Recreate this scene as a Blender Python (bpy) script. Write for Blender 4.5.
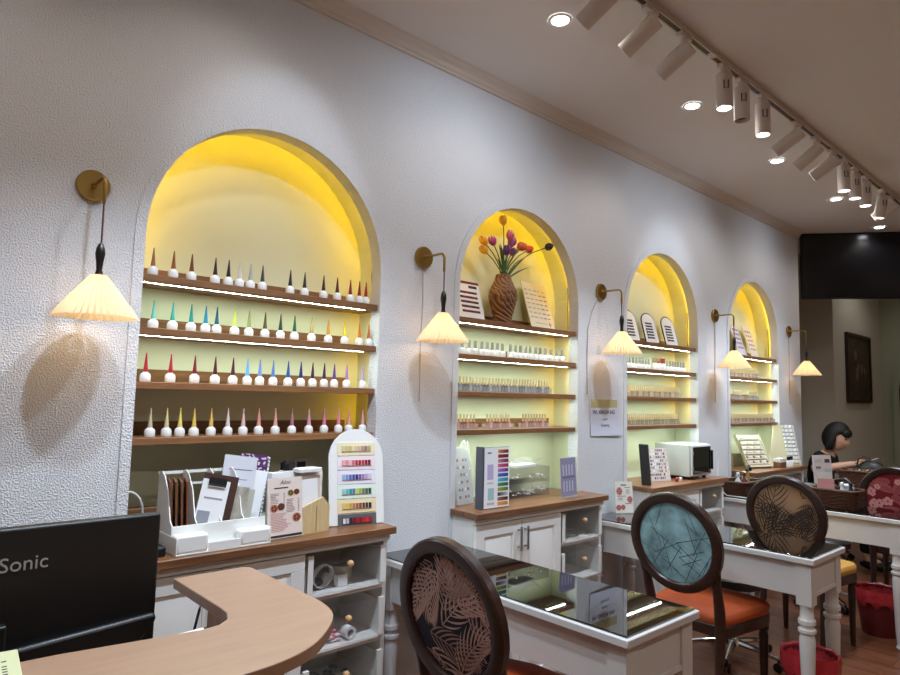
import bpy, math, random
from mathutils import Vector, Matrix
for _o in list(bpy.data.objects): bpy.data.objects.remove(_o)
SC = bpy.context.scene
COL = SC.collection
RND = random.Random(7)
PI = math.pi
# ------------------------------------------------------------------ camera
YAW, PIT, ROL, FPX = math.radians(42.2257), math.radians(5.0768), math.radians(1.3943), 648.07
cam = bpy.data.cameras.new('camera'); cam_o = bpy.data.objects.new('camera', cam); COL.objects.link(cam_o)
_f = Vector((math.sin(YAW)*math.cos(PIT), math.cos(YAW)*math.cos(PIT), math.sin(PIT)))
_r = Vector((math.cos(YAW), -math.sin(YAW), 0)); _u = _r.cross(_f)
_r2 = _r*math.cos(ROL)+_u*math.sin(ROL); _u2 = -_r*math.sin(ROL)+_u*math.cos(ROL)
cam_o.matrix_world = Matrix(((_r2.x,_u2.x,-_f.x,0),(_r2.y,_u2.y,-_f.y,0),(_r2.z,_u2.z,-_f.z,1.43),(0,0,0,1)))
cam.sensor_width = 36; cam.lens = 36*FPX/900; cam.clip_start = .02
SC.camera = cam_o
# ------------------------------------------------------------------ world, exposure
w = bpy.data.worlds.new('world'); SC.world = w; w.use_nodes = True
w.node_tree.nodes['Background'].inputs[0].default_value = (.9,.93,1,1)
w.node_tree.nodes['Background'].inputs[1].default_value = .02
SC.view_settings.view_transform = 'Standard'; SC.view_settings.look = 'None'
SC.view_settings.exposure = 0.0; SC.view_settings.gamma = 1; SC.view_settings.use_curve_mapping = False
COOL = (.71,.845,1.0); NEUTRAL = (1.0,.92,.84); WARM = (1.0,.62,.30)
E_TRACK_DOWN, E_TRACK_WALL, E_DOWN, E_BULB = 66, 5.0, 11, .40
LED_WHITE, LED_YELLOW = 90.0, 17.0

# ------------------------------------------------------------------ helpers
def srgb(r,g,b):
    f = lambda c: ((c/255)/12.92 if c/255 <= .04045 else ((c/255+.055)/1.055)**2.4)
    return (f(r),f(g),f(b),1)
MATS = {}
def mat(name, col, rough=.5, metal=0, spec=.5, noise=None, bump=None, emit=None, trans=None, coat=0):
    """noise=(scale, amount, stretch) varies the colour, bump=(scale, strength, distance)"""
    if name in MATS: return MATS[name]
    m = bpy.data.materials.new(name); m.use_nodes = True; nt = m.node_tree; N = nt.nodes; L = nt.links
    p = N['Principled BSDF']
    c = col if len(col) == 4 else srgb(*col)
    p.inputs['Base Color'].default_value = c; p.inputs['Roughness'].default_value = rough
    p.inputs['Metallic'].default_value = metal; p.inputs['Specular IOR Level'].default_value = spec
    p.inputs['Coat Weight'].default_value = coat
    tc = None
    if noise or bump:
        tc = N.new('ShaderNodeTexCoord')
    if noise:
        mp = N.new('ShaderNodeMapping'); L.new(tc.outputs['Object'], mp.inputs[0]); mp.inputs['Scale'].default_value = noise[2] if len(noise) > 2 else (1,1,1)
        nz = N.new('ShaderNodeTexNoise'); nz.inputs['Scale'].default_value = noise[0]; nz.inputs['Detail'].default_value = 4; L.new(mp.outputs[0], nz.inputs['Vector'])
        rp = N.new('ShaderNodeValToRGB'); a = noise[1]
        rp.color_ramp.elements[0].position = .3; rp.color_ramp.elements[1].position = .7
        rp.color_ramp.elements[0].color = (c[0]*(1-a), c[1]*(1-a), c[2]*(1-a), 1)
        rp.color_ramp.elements[1].color = (min(1,c[0]*(1+a)), min(1,c[1]*(1+a)), min(1,c[2]*(1+a)), 1)
        L.new(nz.outputs[0], rp.inputs[0]); L.new(rp.outputs[0], p.inputs['Base Color'])
    if bump:
        nb = N.new('ShaderNodeTexNoise'); nb.inputs['Scale'].default_value = bump[0]; nb.inputs['Detail'].default_value = 3
        L.new(tc.outputs['Object'], nb.inputs['Vector'])
        b = N.new('ShaderNodeBump'); b.inputs['Strength'].default_value = bump[1]; b.inputs['Distance'].default_value = bump[2]
        L.new(nb.outputs[0], b.inputs['Height']); L.new(b.outputs[0], p.inputs['Normal'])
    if emit:
        p.inputs['Emission Color'].default_value = (*emit[:3],1); p.inputs['Emission Strength'].default_value = emit[3]
    if trans is not None:      # thin clear plastic: mostly see-through plus a glossy film
        t = N.new('ShaderNodeBsdfTransparent'); t.inputs[0].default_value = (*trans[:3],1)
        mx = N.new('ShaderNodeMixShader'); mx.inputs[0].default_value = trans[3]
        L.new(t.outputs[0], mx.inputs[1]); L.new(p.outputs[0], mx.inputs[2]); L.new(mx.outputs[0], N['Material Output'].inputs[0])
    MATS[name] = m
    return m
def wood(name, c1, c2, scale, stretch, rough=.4, coat=0):
    if name in MATS: return MATS[name]
    m = bpy.data.materials.new(name); m.use_nodes = True; nt = m.node_tree; N = nt.nodes; L = nt.links; p = N['Principled BSDF']
    tc = N.new('ShaderNodeTexCoord'); oi = N.new('ShaderNodeObjectInfo'); mp = N.new('ShaderNodeMapping'); mp.inputs['Scale'].default_value = stretch
    va = N.new('ShaderNodeVectorMath'); va.operation = 'ADD'; cb = N.new('ShaderNodeCombineXYZ'); mu = N.new('ShaderNodeMath'); mu.operation = 'MULTIPLY'; mu.inputs[1].default_value = 40
    L.new(oi.outputs['Random'], mu.inputs[0]); L.new(mu.outputs[0], cb.inputs[0]); L.new(mu.outputs[0], cb.inputs[1]); L.new(mu.outputs[0], cb.inputs[2])
    L.new(tc.outputs['Object'], mp.inputs[0]); L.new(mp.outputs[0], va.inputs[0]); L.new(cb.outputs[0], va.inputs[1])
    nz = N.new('ShaderNodeTexNoise'); nz.inputs['Scale'].default_value = scale; nz.inputs['Detail'].default_value = 6; nz.inputs['Roughness'].default_value = .65
    L.new(va.outputs[0], nz.inputs['Vector'])
    rp = N.new('ShaderNodeValToRGB'); rp.color_ramp.elements[0].position = .32; rp.color_ramp.elements[1].position = .68
    rp.color_ramp.elements[0].color = srgb(*c1); rp.color_ramp.elements[1].color = srgb(*c2)
    L.new(nz.outputs[0], rp.inputs[0])
    hs = N.new('ShaderNodeHueSaturation'); ma = N.new('ShaderNodeMapRange'); ma.inputs['To Min'].default_value = .86; ma.inputs['To Max'].default_value = 1.12
    L.new(oi.outputs['Random'], ma.inputs[0]); L.new(ma.outputs[0], hs.inputs['Value']); L.new(rp.outputs[0], hs.inputs['Color'])
    L.new(hs.outputs[0], p.inputs['Base Color']); p.inputs['Roughness'].default_value = rough; p.inputs['Coat Weight'].default_value = coat
    MATS[name] = m
    return m

class MB:
    def __init__(s): s.v=[]; s.f=[]; s.m=[]
    def add(s, vs, fs, mi=0, M=None):
        o = len(s.v)
        s.v += [tuple(M @ Vector(v)) if M is not None else tuple(v) for v in vs]
        s.f += [tuple(i+o for i in f) for f in fs]; s.m += [mi]*len(fs); return s
    def box(s, x0,x1,y0,y1,z0,z1, mi=0, M=None):
        return s.add([(x0,y0,z0),(x1,y0,z0),(x1,y1,z0),(x0,y1,z0),(x0,y0,z1),(x1,y0,z1),(x1,y1,z1),(x0,y1,z1)],
              [(3,2,1,0),(4,5,6,7),(0,1,5,4),(1,2,6,5),(2,3,7,6),(3,0,4,7)], mi, M)
    def prism(s, poly, z0, z1, mi=0, M=None):
        n = len(poly)
        vs = [(x,y,z0) for x,y in poly]+[(x,y,z1) for x,y in poly]
        fs = [tuple(range(n-1,-1,-1)), tuple(range(n,2*n))]+[(i,(i+1)%n,n+(i+1)%n,n+i) for i in range(n)]
        return s.add(vs, fs, mi, M)
    def lathe(s, prof, n=16, mi=0, M=None, cap=True):
        vs=[]; fs=[]
        for r,z in prof:
            for k in range(n): a=2*PI*k/n; vs.append((r*math.cos(a), r*math.sin(a), z))
        for j in range(len(prof)-1):
            for k in range(n):
                fs.append((j*n+k, j*n+(k+1)%n, (j+1)*n+(k+1)%n, (j+1)*n+k))
        if cap:
            if prof[0][0] > 1e-6: fs.append(tuple(range(n-1,-1,-1)))
            if prof[-1][0] > 1e-6: fs.append(tuple((len(prof)-1)*n+k for k in range(n)))
        return s.add(vs, fs, mi, M)
    def tube(s, pts, r, n=8, mi=0, closed=False, M=None):
        P=[Vector(p) for p in pts]; m=len(P); rr = r if hasattr(r,'__len__') else [r]*m
        vs=[]; fs=[]; up=None
        for i in range(m):
            a = P[(i-1)%m] if (closed or i>0) else P[i]; b = P[(i+1)%m] if (closed or i<m-1) else P[i]
            t = (b-a).normalized()
            if up is None:
                up = Vector((0,0,1)) if abs(t.z)<.9 else Vector((1,0,0))
            up = (up - t*up.dot(t)).normalized(); sd = t.cross(up)
            for k in range(n):
                an=2*PI*k/n; vs.append(P[i]+(up*math.cos(an)+sd*math.sin(an))*rr[i])
        for i in range(m if closed else m-1):
            j=(i+1)%m
            for k in range(n): fs.append((i*n+k, j*n+k, j*n+(k+1)%n, i*n+(k+1)%n))
        if not closed: fs += [tuple(range(n)), tuple((m-1)*n+k for k in range(n-1,-1,-1))]
        return s.add(vs, fs, mi, M)
    def ball(s, c, rx, ry=None, rz=None, n=12, h=8, mi=0, M=None):
        ry = ry or rx; rz = rz or rx
        vs=[(c[0],c[1],c[2]-rz)]; fs=[]
        for j in range(1,h):
            t=-PI/2+PI*j/h
            for k in range(n): a=2*PI*k/n; vs.append((c[0]+rx*math.cos(t)*math.cos(a), c[1]+ry*math.cos(t)*math.sin(a), c[2]+rz*math.sin(t)))
        vs.append((c[0],c[1],c[2]+rz)); T=len(vs)-1
        for k in range(n): fs.append((0,1+(k+1)%n,1+k)); fs.append((T,1+(h-2)*n+k,1+(h-2)*n+(k+1)%n))
        for j in range(h-2):
            for k in range(n): fs.append((1+j*n+k,1+j*n+(k+1)%n,1+(j+1)*n+(k+1)%n,1+(j+1)*n+k))
        return s.add(vs, fs, mi, M)
    def quad(s, a,b,c,d, mi=0, M=None): return s.add([a,b,c,d],[(0,1,2,3)],mi,M)
    def mesh(s, name, mats, smooth=True):
        me = bpy.data.meshes.new(name); me.from_pydata(s.v, [], s.f)
        for m in (mats if isinstance(mats,(list,tuple)) else [mats]): me.materials.append(m)
        me.polygons.foreach_set('material_index', s.m)
        if smooth:
            me.polygons.foreach_set('use_smooth', [True]*len(s.f)); me.set_sharp_from_angle(angle=math.radians(38))
        me.update(); return me
def tag(o, label=None, cat=None, group=None, kind=None):
    if label: o['label']=label
    if cat: o['category']=cat
    if group: o['group']=group
    if kind: o['kind']=kind
    return o
def obj(name, mb, mats, parent=None, label=None, cat=None, group=None, kind=None, loc=None, rz=0, rot=None, bevel=0, smooth=True):
    me = mb.mesh(name, mats, smooth) if isinstance(mb, MB) else mb
    o = bpy.data.objects.new(name, me); COL.objects.link(o)
    if parent is not None: o.parent = parent
    if loc is not None: o.location = loc
    o.rotation_euler = rot if rot else (0,0,rz)
    if bevel:
        b = o.modifiers.new('bevel','BEVEL'); b.width = bevel; b.segments = 2; b.limit_method='ANGLE'; b.angle_limit=math.radians(40)
    return tag(o,label,cat,group,kind)
def thing(name, label, cat, loc=(0,0,0), rz=0, group=None, rot=None):
    o = bpy.data.objects.new(name, None); COL.objects.link(o); o.empty_display_size=.05
    o.location = loc; o.rotation_euler = rot if rot else (0,0,rz)
    return tag(o,label,cat,group)
def copy_tree(o, parent=None):
    c = o.copy(); COL.objects.link(c); c.parent = parent
    for ch in list(o.children): copy_tree(ch, c)
    return c
def text_mesh(s, size, depth=.0004, shear=0):
    cu = bpy.data.curves.new('lettering','FONT'); cu.body = s; cu.size = size; cu.extrude = depth; cu.align_x='CENTER'; cu.align_y='CENTER'; cu.shear = shear; cu.resolution_u = 3
    t = bpy.data.objects.new('lettering', cu); COL.objects.link(t)
    dg = bpy.context.evaluated_depsgraph_get(); dg.update()
    me = bpy.data.meshes.new_from_object(t.evaluated_get(dg)); bpy.data.objects.remove(t); bpy.data.curves.remove(cu)
    return me
def spot(parent, loc, d, energy, angle, blend, color, radius=.03):
    l = bpy.data.lights.new('spot_light','SPOT'); l.energy=energy; l.spot_size=math.radians(angle); l.spot_blend=blend; l.color=color; l.shadow_soft_size=radius
    o = bpy.data.objects.new('spot_light', l); COL.objects.link(o); o.parent=parent; o.location=loc
    o.rotation_euler = Vector(d).to_track_quat('-Z','Y').to_euler(); return o

# ------------------------------------------------------------------ materials
def stucco(name, col, scale=185, dist=.003, strength=.9):
    m = bpy.data.materials.new(name); m.use_nodes=True; nt=m.node_tree; N=nt.nodes; L=nt.links; p=N['Principled BSDF']
    p.inputs['Base Color'].default_value=srgb(*col); p.inputs['Roughness'].default_value=.75; p.inputs['Specular IOR Level'].default_value=.3
    tc=N.new('ShaderNodeTexCoord'); nz=N.new('ShaderNodeTexNoise'); nz.inputs['Scale'].default_value=scale; nz.inputs['Detail'].default_value=1.0; nz.inputs['Roughness'].default_value=.5
    L.new(tc.outputs['Object'],nz.inputs['Vector'])
    rp=N.new('ShaderNodeValToRGB'); rp.color_ramp.elements[0].position=.42; rp.color_ramp.elements[1].position=.78; L.new(nz.outputs[0],rp.inputs[0])
    b=N.new('ShaderNodeBump'); b.inputs['Strength'].default_value=strength; b.inputs['Distance'].default_value=dist
    L.new(rp.outputs[0],b.inputs['Height']); L.new(b.outputs[0],p.inputs['Normal']); return m
M_STUCCO = stucco('white stucco', (224,225,229))
M_CEIL = mat('ceiling paint', (228,224,220), .8)
M_CORNICE = mat('cornice plaster', (214,203,192), .6)
M_PLAIN = mat('grey wall paint', (198,194,182), .8)
M_GREEN = mat('sage wall paint', (168,178,156), .8)
M_BEIGE = mat('beige wall paint', (220,206,186), .8)
M_NICHE = mat('pale lime paint', (228,232,200), .7)
M_FLOORBASE = mat('floor underlay', (50,30,22), .8)
M_PLANK = wood('floor plank wood', (92,54,37), (130,80,54), 3.0, (6,.7,6), .32)
M_SHELF = wood('walnut shelf', (114,77,47), (150,105,67), 5, (1.2,10,12), .45)
M_TOP = wood('counter wood', (102,66,42), (142,97,64), 4, (1.0,14,10), .35)
M_WHITE = mat('white lacquer', (232,230,226), .35)
M_WHITED = mat('white desk paint', (208,206,206), .4)
M_WPLAST = mat('white plastic', (236,236,234), .35)
M_GLASSBLK = mat('black glass', (8,9,9), .02, spec=.9, coat=.4)
M_LAM = mat('beech laminate', (168,134,110), .35, noise=(6,.06,(1,8,1)))
M_LAMEDGE = mat('laminate edge', (170,136,104), .45)
M_SLAT = wood('counter front wood', (150,112,74), (186,144,100), 4, (12,12,.8), .5)
M_BLK = mat('black plastic', (17,17,19), .42)
M_BLKG = mat('glossy black plastic', (12,12,14), .15)
M_SCREEN = mat('black screen', (7,8,14), .22)
M_GREY = mat('dark grey plastic', (62,62,64), .5)
M_BRASS = mat('brushed brass', (176,142,78), .32, metal=1, bump=(220,.05,.001))
M_CHROME = mat('chrome', (215,215,218), .12, metal=1)
M_STEEL = mat('brushed steel', (170,170,172), .35, metal=1)
M_DKWOOD = mat('dark stained wood', (50,30,24), .32, noise=(9,.3,(1,1,6)))
M_EBONY = mat('ebony handle', (30,22,20), .3)
M_BULB = mat('lamp bulb', (255,240,210), .4, emit=(1,.72,.40,8))
M_LENS = mat('lit lens', (255,255,255), .4, emit=(.93,.96,1,30))
M_LENSOFF = mat('unlit lens', (24,24,28), .2)
M_TRACKHEAD = mat('track head white', (222,214,208), .45)
M_CLEAR = mat('clear acrylic', (235,240,240), .08, trans=(.96,.97,.97,.10))
M_BAG = mat('crinkled clear plastic', (240,240,240), .12, trans=(.96,.97,.97,.20), bump=(35,.9,.01))
M_WHITERACK = mat('milky acrylic', (240,240,238), .2, trans=(.97,.97,.97,.14))
M_SMOKE = mat('smoky drawer acrylic', (150,150,152), .1, trans=(.95,.95,.95,.05))
M_PAPER = mat('white paper', (236,236,238), .7)
M_INK = mat('dark ink', (52,50,62), .7)
M_RED = mat('red plastic bag', (176,42,52), .38, bump=(18,.6,.02))
M_BINRED = mat('dark red bin', (96,26,30), .45)
M_ORANGE = mat('orange velvet', (178,76,28), .7, noise=(5,.25))
M_WICKER = mat('brown wicker', (78,44,28), .5, noise=(60,.35))
M_KRAFT = mat('brown folder card', (124,76,48), .6, noise=(30,.15))
M_SKIN = mat('skin', (214,168,142), .5)
M_HAIR = mat('black hair', (14,12,14), .62, noise=(60,.4))
M_SHIRT = mat('black cotton', (16,17,24), .85)
M_GOLD = mat('gold cap', (200,180,140), .45, metal=.15)
M_BAMBOO = wood('bamboo', (196,170,122), (216,194,148), 5, (14,14,1), .5)
def shade_mat():
    m=bpy.data.materials.new('pleated paper shade'); m.use_nodes=True; nt=m.node_tree; N=nt.nodes; L=nt.links
    N.remove(N['Principled BSDF'])
    d=N.new('ShaderNodeBsdfDiffuse'); d.inputs[0].default_value=srgb(246,232,204)
    t=N.new('ShaderNodeBsdfTranslucent'); t.inputs[0].default_value=srgb(252,232,190)
    mx=N.new('ShaderNodeMixShader'); mx.inputs[0].default_value=.5
    L.new(d.outputs[0],mx.inputs[1]); L.new(t.outputs[0],mx.inputs[2]); L.new(mx.outputs[0],N['Material Output'].inputs[0]); return m
M_SHADE = shade_mat()
M_LEDW = mat('white led strip', (255,255,255), .5, emit=(.84,1.0,.88,LED_WHITE))
M_LEDY = mat('yellow led strip', (255,220,90), .5, emit=(1.0,.60,.006,LED_YELLOW))
def flat(rgb, rough=.5): return mat('colour %d %d %d'%rgb, rgb, rough)

# ------------------------------------------------------------------ the room
W, LIP, BACK, CEIL = 2.27, 2.33, 2.46, 3.05
NICHES = [(.672,1.64),(2.112,3.055),(3.562,4.487),(5.0,5.95)]
ARCH_TOP = 2.43; XL, XE = -1.6, 6.48; XFAR = 9.05; YR = -2.4
def arch(x0,x1,off=0,n=28,zb=0.0):
    hw=(x1-x0)/2; cx=(x0+x1)/2; zs=ARCH_TOP-hw; r=hw+off
    pts=[(cx-r,zb)]+[(cx-r*math.cos(PI*k/n), zs+r*math.sin(PI*k/n)) for k in range(n+1)]+[(cx+r,zb)]
    return pts
mb=MB()
px=XL
for x0,x1 in NICHES:
    mb.quad((px,W,0),(x0,W,0),(x0,W,CEIL),(px,W,CEIL))
    A=arch(x0,x1)
    for a,b in zip(A[1:-2],A[2:-1]): mb.quad((a[0],W,a[1]),(b[0],W,b[1]),(b[0],W,CEIL),(a[0],W,CEIL))
    for a,b in zip(A[:-1],A[1:]): mb.quad((a[0],W,a[1]),(a[0],LIP,a[1]),(b[0],LIP,b[1]),(b[0],W,b[1]))
    B=arch(x0,x1,.03)
    for a,b,c,d in zip(A[:-1],A[1:],B[1:],B[:-1]): mb.quad((a[0],LIP,a[1]),(d[0],LIP,d[1]),(c[0],LIP,c[1]),(b[0],LIP,b[1]))
    px=x1
mb.quad((px,W,0),(XE,W,0),(XE,W,CEIL),(px,W,CEIL))
mb.quad((XE,W,0),(XE,2.8,0),(XE,2.8,CEIL),(XE,W,CEIL))
wall_left=obj('wall_left',mb,M_STUCCO,kind='structure')
for x0,x1 in NICHES:
    B=arch(x0,x1,.03); ml=MB()
    for a,b in zip(B[:-1],B[1:]): ml.quad((a[0],LIP,a[1]),(a[0],BACK,a[1]),(b[0],BACK,b[1]),(b[0],LIP,b[1]))
    ml.add([(x,BACK,z) for x,z in B],[tuple(range(len(B)))])
    obj('niche_lining',ml,M_NICHE,wall_left)
    A=arch(x0,x1,.0,zb=.0); O=arch(x0,x1,.034,zb=.0); mt=MB(); y=W-.007
    for a,b,c,d in zip(A[:-1],A[1:],O[1:],O[:-1]):
        mt.quad((a[0],y,a[1]),(b[0],y,b[1]),(c[0],y,c[1]),(d[0],y,d[1]))
        mt.quad((d[0],y,d[1]),(c[0],y,c[1]),(c[0],W,c[1]),(d[0],W,d[1]))
        mt.quad((a[0],W,a[1]),(b[0],W,b[1]),(b[0],y,b[1]),(a[0],y,a[1]))
    obj('arch_trim',mt,M_STUCCO,wall_left)
    S=arch(x0,x1,.0255,zb=1.84); ms=MB()
    ms.tube([(x,LIP+.0045,z) for x,z in S],.004,6)
    obj('yellow_led_strip',ms,M_LEDY,wall_left,label='glowing yellow light strip behind the arch edge')
    for za,zb in ((1.655,1.775),(1.472,1.595),(1.29,1.415)):
        for xs in (x1+.0255,): obj('yellow_led_strip',MB().tube([(xs,LIP+.0045,za),(xs,LIP+.0045,zb)],.004,6),M_LEDY,wall_left,label='glowing yellow light strip behind the niche edge')
# walls beyond
obj('wall_alcove',MB().box(XE,7.4,2.75,2.80,0,CEIL),M_BEIGE,kind='structure')
obj('wall_picture',MB().box(7.4,XFAR,W,2.8,0,CEIL),M_PLAIN,kind='structure')
obj('wall_far',MB().box(XFAR,XFAR+.1,YR-.1,2.8,0,CEIL),M_GREEN,kind='structure')
obj('wall_right',MB().box(XL,XFAR,YR-.1,YR,0,CEIL),M_BEIGE,kind='structure')
obj('wall_near',MB().box(XL-.1,XL,YR-.1,2.8,0,CEIL),M_BEIGE,kind='structure')
obj('ceiling',MB().box(XL-.1,XFAR+.1,YR-.1,2.8,CEIL,CEIL+.05),M_CEIL,kind='structure')
cor=[(W,-.062),(W-.012,-.062),(W-.014,-.05),(W-.022,-.046),(W-.03,-.03),(W-.046,-.018),(W-.05,-.008),(W-.06,0),(W,0)]
mc=MB(); n=len(cor)
mc.add([(XL,y,CEIL+z) for y,z in cor]+[(XE,y,CEIL+z) for y,z in cor],[tuple(range(n)),tuple(range(2*n-1,n-1,-1))]+[(i,n+i,n+(i+1)%n,(i+1)%n) for i in range(n)])
obj('trim_1',mc,M_CORNICE,kind='structure',smooth=False)
floor=obj('floor',MB().box(XL-.1,XFAR+.1,YR-.1,2.8,-.06,-.012),M_FLOORBASE,kind='structure')
PW,PL=.185,1.22
pk=MB(); g=.0012
pk.box(-PW/2+g,PW/2-g,-PL/2+g,PL/2-g,-.012,0)
pme=pk.mesh('plank',M_PLANK,False)
i=0; x=1.0
while x<6.9:
    y=-.55-((i*0.37)%1)*PL
    while y<2.25:
        a,b=max(y,0.0),min(y+PL,2.27)
        if b-a>.02: obj('plank',pme,None,floor,loc=(x+PW/2,(a+b)/2,0)).scale=(1,(b-a)/PL,1)
        y+=PL
    x+=PW; i+=1
obj('far_planks',MB().box(6.92,XFAR,YR,2.75,-.012,0).box(XL,1.0,YR,2.27,-.012,0).box(1.0,6.92,YR,.0,-.012,-.001),M_PLANK,floor,kind='stuff')
# arched doorway on the far wall, picture on its neighbour
def archpoly(y0,y1,zs,n=12):
    c=(y0+y1)/2; r=(y1-y0)/2
    return [(y0,0.0),(y0,zs)]+[(c-r*math.cos(PI*k/n), zs+r*math.sin(PI*k/n)) for k in range(1,n)]+[(y1,zs),(y1,0.0)]
MYZ=Matrix(((0,0,1,0),(1,0,0,0),(0,1,0,0),(0,0,0,1)))   # (y,z,x) polygon space to world
MXZ=Matrix(((1,0,0,0),(0,0,1,0),(0,1,0,0),(0,0,0,1)))   # (x,z,y)
MXZf=Matrix(((1,0,0,0),(0,0,-1,0),(0,1,0,0),(0,0,0,1)))
door=obj('door_1',MB().prism(archpoly(1.27,2.09,1.62),XFAR-.02,XFAR-.004,0,MYZ),mat('dark door wood',(44,30,26),.5),kind='structure')
o=archpoly(1.21,2.15,1.64); i_=archpoly(1.27,2.09,1.62); mt=MB()
for a,b,c,d in zip(o[:-1],o[1:],i_[1:],i_[:-1]):
    mt.quad((XFAR-.035,a[0],a[1]),(XFAR-.035,b[0],b[1]),(XFAR-.035,c[0],c[1]),(XFAR-.035,d[0],d[1]))
    mt.quad((XFAR,a[0],a[1]),(XFAR,b[0],b[1]),(XFAR-.035,b[0],b[1]),(XFAR-.035,a[0],a[1]))
    mt.quad((XFAR,d[0],d[1]),(XFAR,c[0],c[1]),(XFAR-.035,c[0],c[1]),(XFAR-.035,d[0],d[1]))
obj('door_frame',mt,M_GREEN,door)
pic=thing('framed_picture','dark framed painting of pale flowers on the far grey wall','picture',(8.16,W,1.83))
mf=MB(); w_,h_=.41,.375
for a in ((-w_,w_,-.03,-.001,h_-.03,h_),(-w_,w_,-.03,-.001,-h_,-h_+.03),(-w_,-w_+.03,-.03,-.001,-h_+.03,h_-.03),(w_-.03,w_,-.03,-.001,-h_+.03,h_-.03)): mf.box(*a)
obj('frame',mf,mat('dark picture frame',(46,30,22),.4),pic)
obj('canvas',MB().box(-w_+.03,w_-.03,-.012,-.001,-h_+.03,h_-.03),mat('dim painting',(66,48,34),.6,noise=(5,.5)),pic)
mfl=MB()
for (a,b,r) in ((-.1,.14,.06),(-.06,-.06,.075),(.1,.0,.06),(.2,-.02,.045),(-.02,.02,.05)):
    mfl.ball((a,-.013,b),r*.7,.002,r,10,6)
obj('painted_flowers',mfl,flat((112,96,76)),pic)
# television hanging from the ceiling beyond the wall end
tv=thing('television','large black television hung high under the ceiling at the end of the arched wall','television',(6.545,2.262,2.42),rot=(0,0,math.atan2(-.80,.60)))
obj('screen_bezel',MB().box(0,1.18,0,.045,0,.627),M_BLK,tv,bevel=.006)
obj('screen',MB().box(.012,1.168,-.003,-.0005,.014,.613),M_SCREEN,tv)
obj('mount',MB().box(.45,.73,.05,.08,.15,.45).box(.57,.61,.08,.12,.30,.622).box(.5,.68,.06,.14,.612,.629),M_GREY,tv)

# ------------------------------------------------------------------ ceiling lamps
def downlight(x,y,where,e=1):
    t=thing('recessed_downlight','round recessed ceiling downlight '+where,'ceiling light',(x,y,CEIL),0,'recessed downlights')
    obj('trim_ring',MB().lathe([(.052,-.001),(.052,-.004),(.040,-.007),(.036,-.004),(.036,-.001)],24,cap=False),M_WPLAST,t)
    obj('lens',MB().lathe([(.0,-.004),(.037,-.004),(.037,-.001)],24,cap=False),M_LENS,t)
    spot(t,(0,0,-.02),(0,0,-1),E_DOWN*e,150,.6,NEUTRAL,.04)
for k in range(-2,6): downlight(2.111+1.163*k,1.67,['out of view over the reception counter','over the bottle niche cabinet','over the navy chair desk','over the teal chair desk','over the steriliser niche','over the last niche','over the far desk','beyond the television'][k+2])
for k in range(-2,6,1): 
    downlight(2.111+1.163*k,-.7,'added out of view over the open room as fill light',1.8)  # unseen row of lamps, added to fill the room with light
tr=thing('light_track','long cream ceiling track carrying the spotlights','track',(0,1.335,CEIL))
for x0,x1,j in ((-.6,2.79,0),(2.83,6.6,1)):
    mt=MB().box(x0,x1,-.017,.017,-.022,-.001).box(x0,x1,-.017,-.011,-.027,-.022).box(x0,x1,.011,.017,-.027,-.022)
    obj('rail',mt,M_CORNICE,tr)
    obj('slot',MB().box(x0+.01,x1-.01,-.0105,.0105,-.0235,-.0222),flat((92,80,70)),tr)
obj('joiner',MB().box(2.79,2.83,-.014,.014,-.02,-.001),M_CORNICE,tr)
def head(x,d,lit,where):
    nar=(d==TN); d=Vector(d).normalized(); tilt=d.z>-.95
    lab='white cylinder track spotlight '+(('tilted to the wall ' if tilt else 'hanging straight down ')+where if lit else 'hanging straight down, unlit and dark inside')
    t=thing('track_spotlight',lab,'spotlight',(x,1.335,CEIL-.029),0,'spotlights on the ceiling track')
    obj('adapter',MB().box(-.045,.045,-.015,.015,-.018,.001),M_TRACKHEAD,t,bevel=.003)
    obj('stem',MB().lathe([(.014,-.075),(.014,-.018)],10),M_TRACKHEAD,t)
    c=Vector((0,0,-.075)) - d*.035
    R=d.to_track_quat('Z','Y').to_matrix().to_4x4(); T=Matrix.Translation(c)@R
    obj('body',MB().lathe([(.0,0),(.032,0),(.037,.004),(.037,.168),(.035,.17),(.032,.168),(.031,.150)],20,0,T,cap=False),M_TRACKHEAD,t)
    obj('lens',MB().lathe([(.0,.150),(.031,.150)],20,0,T,cap=False),M_LENS if lit else M_LENSOFF,t)
    if not tilt: obj('hinge_bracket',MB().tube([(-.010,-.0385,-.085),(-.010,-.0395,-.125),(.010,-.0395,-.125),(.010,-.0385,-.085)],.0028,5,0,False,Matrix.Rotation(-.9,4,'Z')),M_GREY,t)
    if lit: spot(t,c+d*.175,d,E_TRACK_WALL*2.2 if nar else E_TRACK_WALL if tilt else E_TRACK_DOWN*(.5 if 4.5<x<5.2 else .85 if x>2.8 else 1),56 if nar else 104 if tilt else 112,.7,COOL,.028)
TW=(-.13,.83,-.54); TD=(0,0,-1); TN=(-.06,.80,-.60)
for (x,d,l) in ([(.55,TD,1),(.95,TD,1),(1.20,TN,1),(1.45,TD,1),(1.98,TW,1),(2.27,TW,1),(2.55,TW,1),(2.93,TD,1),(3.12,TD,0),(3.37,TD,1),(3.83,TW,1),(4.14,TN,1),(4.42,TW,1),(4.64,TD,1),(4.86,TD,1),(5.09,TD,1),(5.5,(0,.2,-1),1),(5.72,TW,1)]): head(x,d,l,'out of view over the reception counter' if x<1.6 else 'above the desk by the navy chair' if x<2.7 else 'next to the unlit spotlight' if x<3.5 else 'in the tilted trio beyond the unlit spotlight' if x<4.5 else 'in the hanging trio towards the television' if x<5.2 else 'nearest the television')  # heads over the reception counter are unseen, set there for their light

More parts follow.
